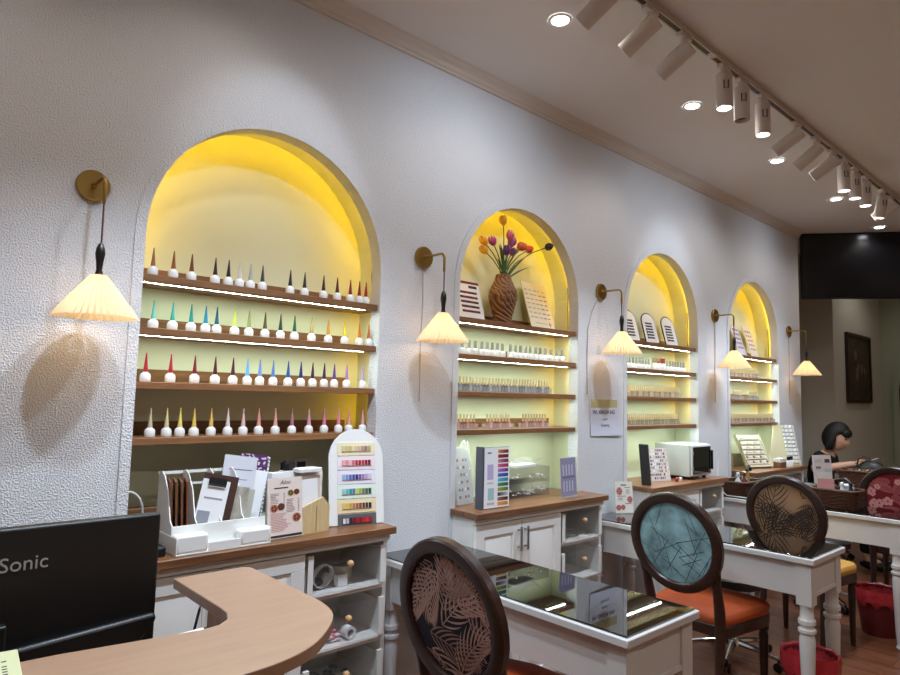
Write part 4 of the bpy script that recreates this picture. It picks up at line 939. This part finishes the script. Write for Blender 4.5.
G2=[((200,140,40),(120,20,30)),((150,30,60),(90,20,40)),((190,130,140),(110,40,60)),((220,90,130),(150,40,90)),((170,120,190),(90,60,140)),((70,110,190),(40,60,130)),((90,190,210),(50,130,170)),((60,150,110),(20,90,60)),((150,170,50),(90,110,40)),((60,60,64),(190,190,190)),((150,110,80),(60,36,30)),((230,150,60),(200,120,40))]
for k,(a,b) in enumerate(G2):
    for q in range(6):
        c_=tuple(int(a[i]+(b[i]-a[i])*q/5) for i in range(3)); its.append((.090+.0117*q,.1017+.0117*q,.256-.0222*k,.272-.0222*k,c_))
prints(cf,its,-.0028)
pb=thing('clear_storage_box','clear plastic drawer box of nail tips on the tulip niche counter','storage box',(2.66,2.345,CT))
mbx=MB()
for a in ((-.17,.17,-.065,.065,0,.004),(-.17,.17,-.065,-.061,.004,.15),(-.17,.17,.061,.065,.004,.15),(-.17,-.166,-.061,.061,.004,.15),(.166,.17,-.061,.061,.004,.15),(-.17,.17,-.065,.065,.15,.154),(-.166,.166,-.061,.061,.075,.078)): mbx.box(*a)
obj('case',mbx,M_SMOKE,pb)
nt_=MB(); r_=random.Random(9)
for k in range(3):
    for q in range(22): nt_.ball((r_.uniform(-.155,.155),r_.uniform(-.055,-.02),.012+.075*(k%2)+r_.uniform(0,.035)),.008,.005,.004,6,4,q%3)
obj('nail_tips',nt_,[flat((216,206,200)),flat((190,160,156)),flat((232,230,226))],pb,kind='stuff')
for k in range(3): obj('knob',MB().ball((-.1+.1*k,-.068,.11),.005),M_WPLAST,pb)
wp=MB(); V=[];Fq=[]
for i in range(9):
    for j in range(6): V.append((-.12+.03*i,-.05+.02*j,.012+.012*math.sin(i*.9+j*.5)+.010*math.cos(j*1.3)))
for i in range(8):
    for j in range(5): Fq.append((i*6+j,(i+1)*6+j,(i+1)*6+j+1,i*6+j+1))
obj('white_packet',MB().box(-.1,.08,-.04,.04,0,.012),M_PAPER,None,'white paper packet lying on the clear storage box','packet',loc=(2.67,2.345,CT+.1545),rz=.1)
obj('clear_sleeve',wp.add(V,Fq),M_BAG,None,'crumpled clear plastic sleeve on top of the white packet','plastic sleeve',loc=(2.67,2.345,CT+.1690))
pc=thing('purple_card_stand','purple printed card in a clear stand at the counter end of the tulip niche','card stand',(2.850,2.165,CT),0,rot=(-.06,0,.08))
obj('card',MB().box(-.072,.072,-.003,0,.006,.205),flat((128,116,166)),pc)
obj('acrylic_stand',MB().box(-.076,.076,-.006,-.0045,.0,.208).box(-.076,.076,-.02,.04,0,.004),M_CLEAR,pc)
prints(pc,[(-.055+.028*j,-.043+.028*j,.03+.085*q,.085+.085*q,(196,190,220)) for j in range(4) for q in range(2)]+[(-.06,.06,.100,.108,(60,50,110))],-.0035)
# ------------------------------------------------------------------ counter below the steriliser niche
lb=thing('leaning_board','dark grey board leaning against the side of the steriliser niche','board',(3.645,2.175,CT+.003),0,rot=(0,-.17,.10))
obj('board',MB().box(-.012,.0,-.03,.03,0,.255),flat((52,52,56)),lb,bevel=.002)
nc=lean('nail_art_card','white card covered with small nail art samples beside the steriliser','card',(3.915,2.245,CT),.19,.215,.003,flat((214,208,202)),.20,-.30)
its=[]; r_=random.Random(6)
for k in range(9):
    for j in range(11): its.append((-.09+.0165*j,-.079+.0165*j,.192-.0225*k,.205-.0225*k,r_.choice([(230,226,224),(46,44,54),(190,120,110),(120,130,170),(214,180,170),(150,60,60),(226,214,190),(90,80,90),(240,236,236)])))
prints(nc,its,-.0032,'nail_samples')
uv=thing('uv_steriliser','white steriliser cabinet with dark glass door on the counter','steriliser',(4.145,2.155,CT))
obj('housing',MB().box(0,.285,0,.26,.018,.232),flat((186,188,188)),uv,bevel=.006)
obj('door_frame',MB().box(.008,.277,-.014,-.0005,.026,.226),flat((206,206,208)),uv,bevel=.003)
obj('glass_door',MB().box(.018,.262,-.0165,-.0142,.036,.216),M_GLASSBLK,uv)
obj('handle',MB().box(.268,.274,-.03,-.0142,.06,.19),M_BLK,uv)
obj('hinge',MB().box(.010,.022,-.019,-.0145,.06,.085).box(.010,.022,-.019,-.0145,.165,.19),M_STEEL,uv)
for a,b in ((.03,.03),(.255,.03),(.03,.23),(.255,.23)): obj('foot',MB().lathe([(.012,0),(.014,.018)],10,0,Matrix.Translation((a,b,0))),M_BLK,uv)
obj('small_red_bottles',MB().lathe([(.0,0),(.011,0),(.011,.02),(.006,.026),(.0,.03)],10),flat((150,40,44)),None,'tiny red bottle in front of the nail art card','bottle',loc=(3.99,2.165,CT))
obj('small_red_bottles',MB().lathe([(.0,0),(.011,0),(.011,.02),(.006,.026),(.0,.03)],10),flat((206,180,176)),None,'tiny pink bottle in front of the nail art card','bottle',loc=(4.03,2.160,CT))
# menu stand on the second desk
m2=thing('menu_stand','acrylic menu stand with white food menu on the desk beside the paper notice','menu stand',(3.385,2.165,.7625),0,rot=(0,0,-.50))
obj('acrylic_frame',MB().box(-.058,.058,.003,.006,0,.185,0,T_).box(-.062,.062,-.03,.05,0,.004),M_CLEAR,m2)
obj('menu_card',MB().box(-.057,.057,0,.0025,.004,.183,0,T_),flat((232,226,220)),m2)
mprints(m2,[(.005,.04,.148,.151,(90,80,84)),(-.045,.01,.098,.101,(90,60,60)),(.005,.045,.055,.058,(90,60,60)),(-.02,.015,.158,.168,(120,150,130)),(-.04,-.01,.075,.092,(190,190,190)),(.012,.035,.112,.14,(200,196,194))],T_)
mb_=MB()
for (a,b,r,h2) in ((-.030,.128,.020,.024),(.036,.080,.018,.020),(-.038,.034,.017,.017),(-.010,.036,.015,.016)):
    mb_.add([(a+r*math.cos(2*PI*k/14),-.0010,b+h2*math.sin(2*PI*k/14)) for k in range(14)],[tuple(range(14))],0,T_)
    for q in range(4): mb_.add([(a+r*.5*math.cos(q*1.6)+r*.28*math.cos(2*PI*k/8),-.0014,b+h2*.5*math.sin(q*1.6)+r*.28*math.sin(2*PI*k/8)) for k in range(8)],[tuple(range(8))],1,T_)
obj('food_photos',mb_,[flat((196,140,136)),flat((140,60,66))],m2,smooth=False,kind='stuff')
# paper notice taped to the pillar
pn=thing('paper_notice','white paper notice taped to the stucco pillar below a lamp','notice',(3.335,W,1.315))
obj('paper',MB().add([(-.15,-.0045,-.105),(.155,-.012,-.105),(.13,-.0045,.105),(-.158,-.0045,.085),(-.15,-.0035,-.105),(.155,-.011,-.105),(.13,-.0035,.105),(-.158,-.0035,.085)],[(0,1,2,3),(7,6,5,4),(0,3,7,4),(1,5,6,2),(0,4,5,1),(2,6,7,3)]),flat((214,216,232),.6),pn)
obj('tape',MB().box(-.15,.12,-.0056,-.0047,.062,.112),mat('yellowed tape',(226,218,170),.25,trans=(.98,.95,.80,.55)),pn)
tx=text_mesh('Wi: KINOR-NG',.034,.0002); tx.materials.append(M_INK); obj('lettering',tx,None,pn,loc=(-.02,-.0072,.035),rot=(PI/2,0,0))
for k,(s_,zz) in enumerate((('kinor',-.005),('Kinorng',-.042))):
    tx=text_mesh(s_,.026,.0002); tx.materials.append(flat((110,110,126))); obj('lettering',tx,None,pn,loc=(-.01,-.0085,zz),rot=(PI/2,0,0))
# ------------------------------------------------------------------ last niche counter
lean('leaning_board','beige board leaning at the lamp side of the last niche counter','board',(5.20,2.235,CT),.11,.235,.008,flat((196,188,150)),.24,.50)
ds=thing('tiered_tip_display','tilted white tray display with tiers of nail tips in the last niche','display',(5.415,2.225,CT),0,rot=(-.50,0,-.30))
obj('tray',MB().box(-.13,.13,-.012,0,0,.285).box(-.13,.13,-.03,-.012,0,.01).box(-.135,-.13,-.03,0,0,.285).box(.13,.135,-.03,0,0,.285),flat((206,198,176)),ds)
for k in range(6):
    tr_=obj('tier',MB().box(-.12,.12,-.024,-.0125,.03+.042*k,.036+.042*k),flat((222,216,200)),ds)
    mt_=MB()
    for j in range(9): mt_.ball((-.105+.026*j,-.021,.046+.042*k),.009,.004,.012,7,5,(j+k*2)%3)
    obj('nail_tips',mt_,[flat((214,200,184)),flat((230,224,212)),flat((110,64,58)) if k<2 else flat((190,176,160))],tr_)
obj('display_prop',MB().box(-.11,.11,-.02,.02,0,.10),flat((150,140,110)),None,'dark wedge propping up the tilted nail tip display','prop',loc=(5.44,2.415,CT))
cbx=thing('checked_box','small white checked box holding black-capped bottles beside the tip display','box',(5.640,2.150,CT+.0))
obj('base',MB().box(-.055,.055,-.03,.03,0,.045),M_TOP,cbx); obj('checked_tray',MB().box(-.056,.056,-.031,.031,.0455,.075),checks('checked print',(70,66,70),(236,234,230),160),cbx)
for k in range(5): 
    b=obj('dropper_bottle',MB().lathe([(.0,0),(.009,0),(.009,.05),(.006,.055),(.0,.055)],10),M_WPLAST,None,'slim white bottle with black cap in the row beside the checked box','bottle','black-capped slim bottles',loc=(5.735+.024*k,2.125,CT)); obj('cap',MB().lathe([(.0,.0551),(.006,.0551),(.006,.085),(.0,.086)],8),M_BLK,b)
ld=thing('swatch_ladder','tall leaning panel with a ladder of white wavy nail swatches at the wall end','swatch stand',(5.97,2.165,CT),0,rot=(-.20,0,-.55))
obj('panel',MB().prism([(-.24,0),(.075,0),(.055,.345),(-.14,.345)],-.003,0,0,MXZ),flat((212,204,168)),ld)
for k in range(10):
    z0=.02+.033*k; m_=MB(); V=[];Fq=[]
    for j in range(17):
        x_=-.05+.115*j/16-.002*k; y_=-.012-.008*math.sin(j*1.15); V+= [(x_,y_,z0),(x_,y_-.004,z0+.020),(x_,y_+.003,z0+.020),(x_,y_+.004,z0)]
    for j in range(16):
        for e in range(4): Fq.append((j*4+e,(j+1)*4+e,(j+1)*4+(e+1)%4,j*4+(e+1)%4))
    obj('wavy_swatch',m_.add(V,Fq),flat((226,228,236)),ld)
# ------------------------------------------------------------------ wicker baskets and what they hold
def basket(x,y,z,lx,ly,h,lab,rz=0):
    t=thing('wicker_basket',lab,'basket',(x,y,z),rz,'wicker baskets on the desks')
    def ring(zz,gr,ph,amp,n=72):
        P=[]
        for k in range(n):
            a=2*PI*k/n; c,s_=math.cos(a),math.sin(a); e=.35
            P.append(((lx+gr+amp*math.cos(k*PI+ph))*math.copysign(abs(c)**e,c),(ly+gr+amp*math.cos(k*PI+ph))*math.copysign(abs(s_)**e,s_),zz))
        return P
    rows=max(6,int(h/.011)); m=MB()
    for j in range(rows): m.tube(ring(.006+j*(h-.012)/(rows-1),.012*j/rows,PI*(j%2),.003),.0052,5,closed=True)
    obj('weave',m,M_WICKER,t,kind='stuff')
    obj('rim',MB().tube(ring(h,.013,0,0,36),.009,8,closed=True),M_WICKER,t)
    P=ring(0,-.006,0,0,36); obj('base',MB().prism([(a,b) for a,b,c in P],.001,.006),M_WICKER,t)
    inner=[(a,b) for a,b,c in ring(0,-.002,0,0,36)]
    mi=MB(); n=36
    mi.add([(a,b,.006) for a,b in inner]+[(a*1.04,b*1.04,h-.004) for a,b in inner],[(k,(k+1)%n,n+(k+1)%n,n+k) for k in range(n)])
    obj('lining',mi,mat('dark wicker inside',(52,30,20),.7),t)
    return t
GT=.7625
basket(4.80,2.100,GT,.15,.085,.10,'low wicker basket with a cable at the wall end of the desk')
basket(4.805,1.475,GT,.095,.125,.115,'wicker basket holding bottles and leaflets in the middle of the desk')
basket(6.20,1.70,GT,.10,.16,.125,'large wicker basket with glittering trim in front of the seated person',.1)
def small(name,lab,cat,x,y,z,prof,c,group=None,rough=.35,capc=None):
    o=obj(name,MB().lathe(prof,14,cap=True),flat(c,rough),None,lab,cat,group,loc=(x,y,z)); return o
bz=GT+.0068
PB=[(.018,0),(.020,.004),(.020,.10),(.010,.115),(.008,.135),(.012,.138),(.012,.155),(.004,.16)]
small('spray_bottle','white spray bottle standing in the middle wicker basket','bottle',4.765,1.435,bz,PB,(226,226,232))
small('black_bottle','black bottle standing in the middle wicker basket','bottle',4.80,1.395,bz,PB,(24,22,26))
small('nail_jar','silver lidded jar in the middle wicker basket','jar',4.85,1.42,bz,[(.026,0),(.028,.01),(.028,.10),(.030,.102),(.030,.125),(.0,.127)],(190,190,196))
sheet('leaflet','pink leaflet standing in the wall side of the middle wicker basket','leaflet',4.77,1.525,bz,.10,.17,.004,flat((190,134,130)),.12,-.9)
sheet('leaflet','white-edged leaflet next to the pink leaflet in the wicker basket','leaflet',4.80,1.545,bz,.09,.21,.004,flat((196,186,184)),.10,-.9)
obj('white_tray',MB().box(-.04,.04,-.03,.03,0,.012),M_WPLAST,None,'small white tray resting on jars in the middle wicker basket','tray',loc=(4.855,1.435,bz+.1275),bevel=.003)
obj('curved_handle_tool',MB().tube([(.0,.06,0),(.02,.02,.06),(.03,-.04,.07),(.02,-.09,.03),(.01,-.10,-.04)],[.006,.012,.014,.012,.008],8),mat('dark tool plastic',(40,28,26),.35),None,'dark curved nail drill handpiece leaning in the middle wicker basket','tool',loc=(4.90,1.50,GT+.10))
# low basket near the wall
small('polish_bottle_clear','silver bottle in the low wicker basket','bottle',4.70,2.08,bz,PB,(200,200,206))
small('polish_bottle_clear','red-brown bottle in the low wicker basket','bottle',4.745,2.10,bz,PB,(120,60,50))
small('polish_bottle_clear','dark red bottle in the low wicker basket','bottle',4.78,2.07,bz,PB,(96,36,36))
small('polish_bottle_clear','cream bottle in the low wicker basket','bottle',4.825,2.09,bz,PB,(226,214,190))
sheet('yellow_packet','mustard yellow packet with black label in the low wicker basket','packet',4.875,2.085,bz,.05,.17,.012,flat((176,146,70)),.05,.2)
obj('black_clamp',MB().tube([(-.03,0,.0),(0,0,.03),(.03,0,.0)],.011,8),M_BLK,None,'black clamp hooked on the yellow packet','clamp',loc=(4.877,2.078,bz+.165))
obj('pink_pompom',MB().ball((0,0,0),.024,None,None,14,10),mat('pink fluff',(236,150,160),.9,bump=(90,.8,.01)),None,'pink pompom resting on the dark lamp arm','pompom',loc=(4.975,1.87,GT+.127))
obj('nail_lamp',MB().tube([(-.10,.05,0.02),(-.09,.04,.07),(-.02,.0,.09),(.06,-.05,.085),(.09,-.07,.03)],[.018,.02,.022,.02,.014],10).ball((-.1,.05,.012),.04,.04,.012).ball((.09,-.07,.012),.03,.03,.012),mat('dark lamp shell',(48,30,28),.35),None,'dark arched nail lamp beside the low wicker basket','nail lamp',loc=(4.93,1.905,GT+.0005))
obj('extension_cable',MB().tube([(4.632,2.19,1.02),(4.628,2.19,.90),(4.630,2.17,.80),(4.628,2.13,.767),(4.636,1.985,.767),(4.70,1.95,.767)],.004,6),M_WPLAST,None,'white power cord running down to the desk beside the low wicker basket','cord')
# sign and glitter on the far desk
s4=lean('menu_sign','pinkish printed menu sign standing on the far desk beside the seated person','menu sign',(6.13,1.985,GT),.22,.235,.004,flat((206,192,188)),.08,-.35)
prints(s4,[(-.08,-.02,.12,.14,(120,104,104)),(.03,.09,.17,.20,(80,60,60)),(.02,.10,.02,.12,(180,180,180)),(-.09,-.01,.19,.195,(150,140,140)),(-.09,-.01,.175,.18,(150,140,140))],-.0045)
gm=MB(); r_=random.Random(12)
for q in range(60): gm.ball((6.20+r_.uniform(-.09,.09),1.70+r_.uniform(-.15,.15),GT+.10+r_.uniform(0,.03)),.008,.008,.006,6,4,q%3)
obj('foil_packets',gm,[flat((196,170,150),.2),flat((120,84,60),.3),flat((226,210,196),.2)],None,'glittering foil packets filling the large wicker basket','packets',kind='stuff')
fb=thing('black_bag','black rounded bag standing on the far desk behind the large wicker basket','bag',(6.41,1.70,GT),0.1)
obj('body',MB().ball((0,0,.10),.055,.12,.10,18,12),mat('black leather',(16,15,18),.45),fb)
obj('strap',MB().tube([(0,-.0,.19),(0,.02,.225),(0,.06,.235),(0,.10,.20),(0,.11,.12)],.007,8),mat('brown strap',(60,34,26),.5),fb)
PFACE=math.atan2(-1,.02)
# ------------------------------------------------------------------ the seated person
def skin_mesh(name, pts, edges, root, sub=2):
    me=bpy.data.meshes.new(name); me.from_pydata([p[0] for p in pts],edges,[])
    o=bpy.data.objects.new(name,me); COL.objects.link(o)
    sk=o.modifiers.new('skin','SKIN'); sk.use_smooth_shade=True
    for i,p in enumerate(pts):
        v=me.skin_vertices[0].data[i]; v.radius=p[1] if hasattr(p[1],'__len__') else (p[1],p[1]); v.use_root=(i==root)
    ss=o.modifiers.new('sub','SUBSURF'); ss.levels=sub; ss.render_levels=sub
    dg=bpy.context.evaluated_depsgraph_get(); dg.update()
    out=bpy.data.meshes.new_from_object(o.evaluated_get(dg)); bpy.data.objects.remove(o); bpy.data.meshes.remove(me)
    return out
def mesh_to(mb,me,M=None): mb.add([tuple(v.co) for v in me.vertices],[tuple(p.vertices) for p in me.polygons],0,M)
per=thing('person','person with dark bobbed hair and black short-sleeved top, seated and looking down at a phone','person',(6.765,2.19,0),PFACE)
P=[((0,0,.545),(.15,.12)),((-.035,0,.68),(.13,.10)),((-.02,0,.82),(.145,.10)),((.02,0,.92),(.12,.085)),((.055,0,.985),.052),((.085,0,1.03),.048),
   ((.01,-.155,.915),.058),((-.01,-.205,.82),.046),((.10,-.190,.855),.040),((.25,-.10,.895),.030),((.30,-.075,.902),.030),
   ((.01,.155,.915),.058),((.05,.20,.80),.046),((.16,.16,.845),.038),((.26,.06,.885),.028),((.30,.02,.895),.028),
   ((.18,-.10,.545),.085),((.40,-.11,.53),.070),((.38,-.11,.30),.055),((.36,-.11,.09),.040),((.48,-.115,.05),.035),
   ((.18,.10,.545),.085),((.40,.11,.53),.070),((.38,.11,.30),.055),((.36,.11,.09),.040),((.48,.115,.05),.035)]
Eg=[(0,1),(1,2),(2,3),(3,4),(4,5),(3,6),(6,7),(7,8),(8,9),(9,10),(3,11),(11,12),(12,13),(13,14),(14,15),(0,16),(16,17),(17,18),(18,19),(19,20),(0,21),(21,22),(22,23),(23,24),(24,25)]
body=MB(); mesh_to(body,skin_mesh('body',P,Eg,0))
HD=Matrix.Translation((0,0,.05))
# fingers closed around the phone, thumb on the near side
for k in range(4):
    y=-.075+.018*k; L_=(.062,.072,.068,.054)[k]
    body.tube([(.305,-.085+.016*k,.850+.004*k),(.305+L_*.45,-.083+.016*k,.842),(.305+L_*.85,-.072+.014*k,.848),(.305+L_*.9,-.060+.012*k,.862)],[.0095,.009,.008,.006],7,0,False,HD)
body.tube([(.292,-.095,.862),(.315,-.100,.882),(.345,-.085,.892)],[.011,.010,.007],7,0,False,HD)
for k in range(4):
    L_=(.060,.070,.066,.052)[k]
    body.tube([(.305,.04-.016*k,.845),(.305+L_*.5,.03-.014*k,.838),(.305+L_*.9,.015-.012*k,.848)],[.0095,.009,.006],7,0,False,HD)
body.tube([(.292,.045,.855),(.315,.03,.875),(.335,.01,.882)],[.011,.010,.007],7,0,False,HD)
# head, looking down
H=Matrix.Translation((.135,-.02,1.125))@Matrix.Rotation(math.radians(24),4,'Y')
V=[];Fq=[];n=22;h_=18
for j in range(h_+1):
    t=-PI/2+PI*j/h_
    for k in range(n):
        a=2*PI*k/n; x=.088*math.cos(t)*math.cos(a); y=.072*math.cos(t)*math.sin(a); z=.115*math.sin(t)
        if z<-.02: x+=.020*(-z-.02)/.095*(1 if x>-.02 else -.5); y*=1-.25*(-z-.02)/.095   # jaw
        fr=max(0,math.cos(a))**10
        if -.035<z<.025: x+=.024*fr*(1-abs(z+.012)/.04 if abs(z+.012)<.04 else 0)*(abs(y)<.022)   # nose
        if abs(z-.022)<.012: x-=.007*(max(0,math.cos(a))**2)*(.012<abs(y)<.045)                  # eye sockets
        if abs(z+.058)<.012: x+=.006*fr                                                          # lips
        V.append((x,y,z))
for j in range(h_):
    for k in range(n): Fq.append((j*n+k,j*n+(k+1)%n,(j+1)*n+(k+1)%n,(j+1)*n+k))
body.add(V,Fq,0,H)
for s_ in (-1,1): body.ball((-.005,.073*s_,-.005),.018,.008,.028,8,6,0,H)     # ears
bo=obj('body',body,M_SKIN,per)
fe=MB()
for s_ in (-1,1): fe.ball((.074,.030*s_,.020),.009,.014,.005,8,6,0,H).tube([(.080,.014*s_,.040),(.080,.03*s_,.046),(.072,.045*s_,.040)],.003,5,0,False,H)
obj('eyes_and_brows',fe,mat('dark eyes',(30,22,22),.4),per)
obj('mouth',MB().ball((.092,0,-.058),.006,.020,.005,10,6,0,H),flat((170,96,92)),per)
V=[];Fq=[];n=28;h_=16
for j in range(h_+1):
    t=-PI/2+PI*j/h_
    for k in range(n):
        a=2*PI*k/n; x=-.018+.112*math.cos(t)*math.cos(a); y=.096*math.cos(t)*math.sin(a); z=.012+.135*math.sin(t)
        if z<0: x=x*1.0-.004; z*=1.12
        if x>.000 and z<.062: # open at the face
            x=.000+x*.10; 
        
        V.append((x+.002*math.sin(a*9),y+.002*math.cos(a*11),z))
for j in range(h_):
    for k in range(n): Fq.append((j*n+k,j*n+(k+1)%n,(j+1)*n+(k+1)%n,(j+1)*n+k))
hr=MB().add(V,Fq,0,H)
for s_ in (-1,1): hr.ball((-.022,.080*s_,-.050),.040,.022,.085,10,8,0,H)
hr.ball((.050,0,.066),.044,.070,.046,14,10,0,H)
obj('hair',hr,M_HAIR,per)
Ps=[((0,0,.50),(.175,.145)),((-.035,0,.68),(.150,.118)),((-.02,0,.82),(.162,.116)),((.015,0,.925),(.130,.098)),((.045,0,.975),.066),((.008,-.160,.915),.076),((-.01,-.195,.82),.066),((.010,.160,.915),.076),((.03,.195,.83),.066)]
sh=MB(); mesh_to(sh,skin_mesh('shirt',Ps,[(0,1),(1,2),(2,3),(3,4),(3,5),(5,6),(3,7),(7,8)],0)); obj('shirt',sh,M_SHIRT,per,label='black short-sleeved top')
Pt=[((0,0,.545),(.165,.13)),((.18,-.10,.545),.098),((.40,-.11,.53),.085),((.38,-.11,.30),.072),((.36,-.11,.12),.060),((.18,.10,.545),.098),((.40,.11,.53),.085),((.38,.11,.30),.072),((.36,.11,.12),.060)]
tr=MB(); mesh_to(tr,skin_mesh('trousers',Pt,[(0,1),(1,2),(2,3),(3,4),(0,5),(5,6),(6,7),(7,8)],0)); obj('trousers',tr,M_SHIRT,per,label='black trousers')
obj('shoe',MB().ball((.43,-.115,.042),.13,.048,.042),M_BLK,per); obj('shoe',MB().ball((.43,.115,.042),.13,.048,.042),M_BLK,per)
Mw=Matrix.Translation((6.765,2.19,0))@Matrix.Rotation(PFACE,4,'Z')
ph=MB().box(-.075,.075,-.036,.036,-.004,.004)
obj('mobile_phone',ph,flat((226,226,230),.3),None,'white mobile phone held in the seated person\'s hand','phone',loc=Mw@Vector((.385,-.05,.932)),rot=(0,-.42,PFACE),bevel=.002)
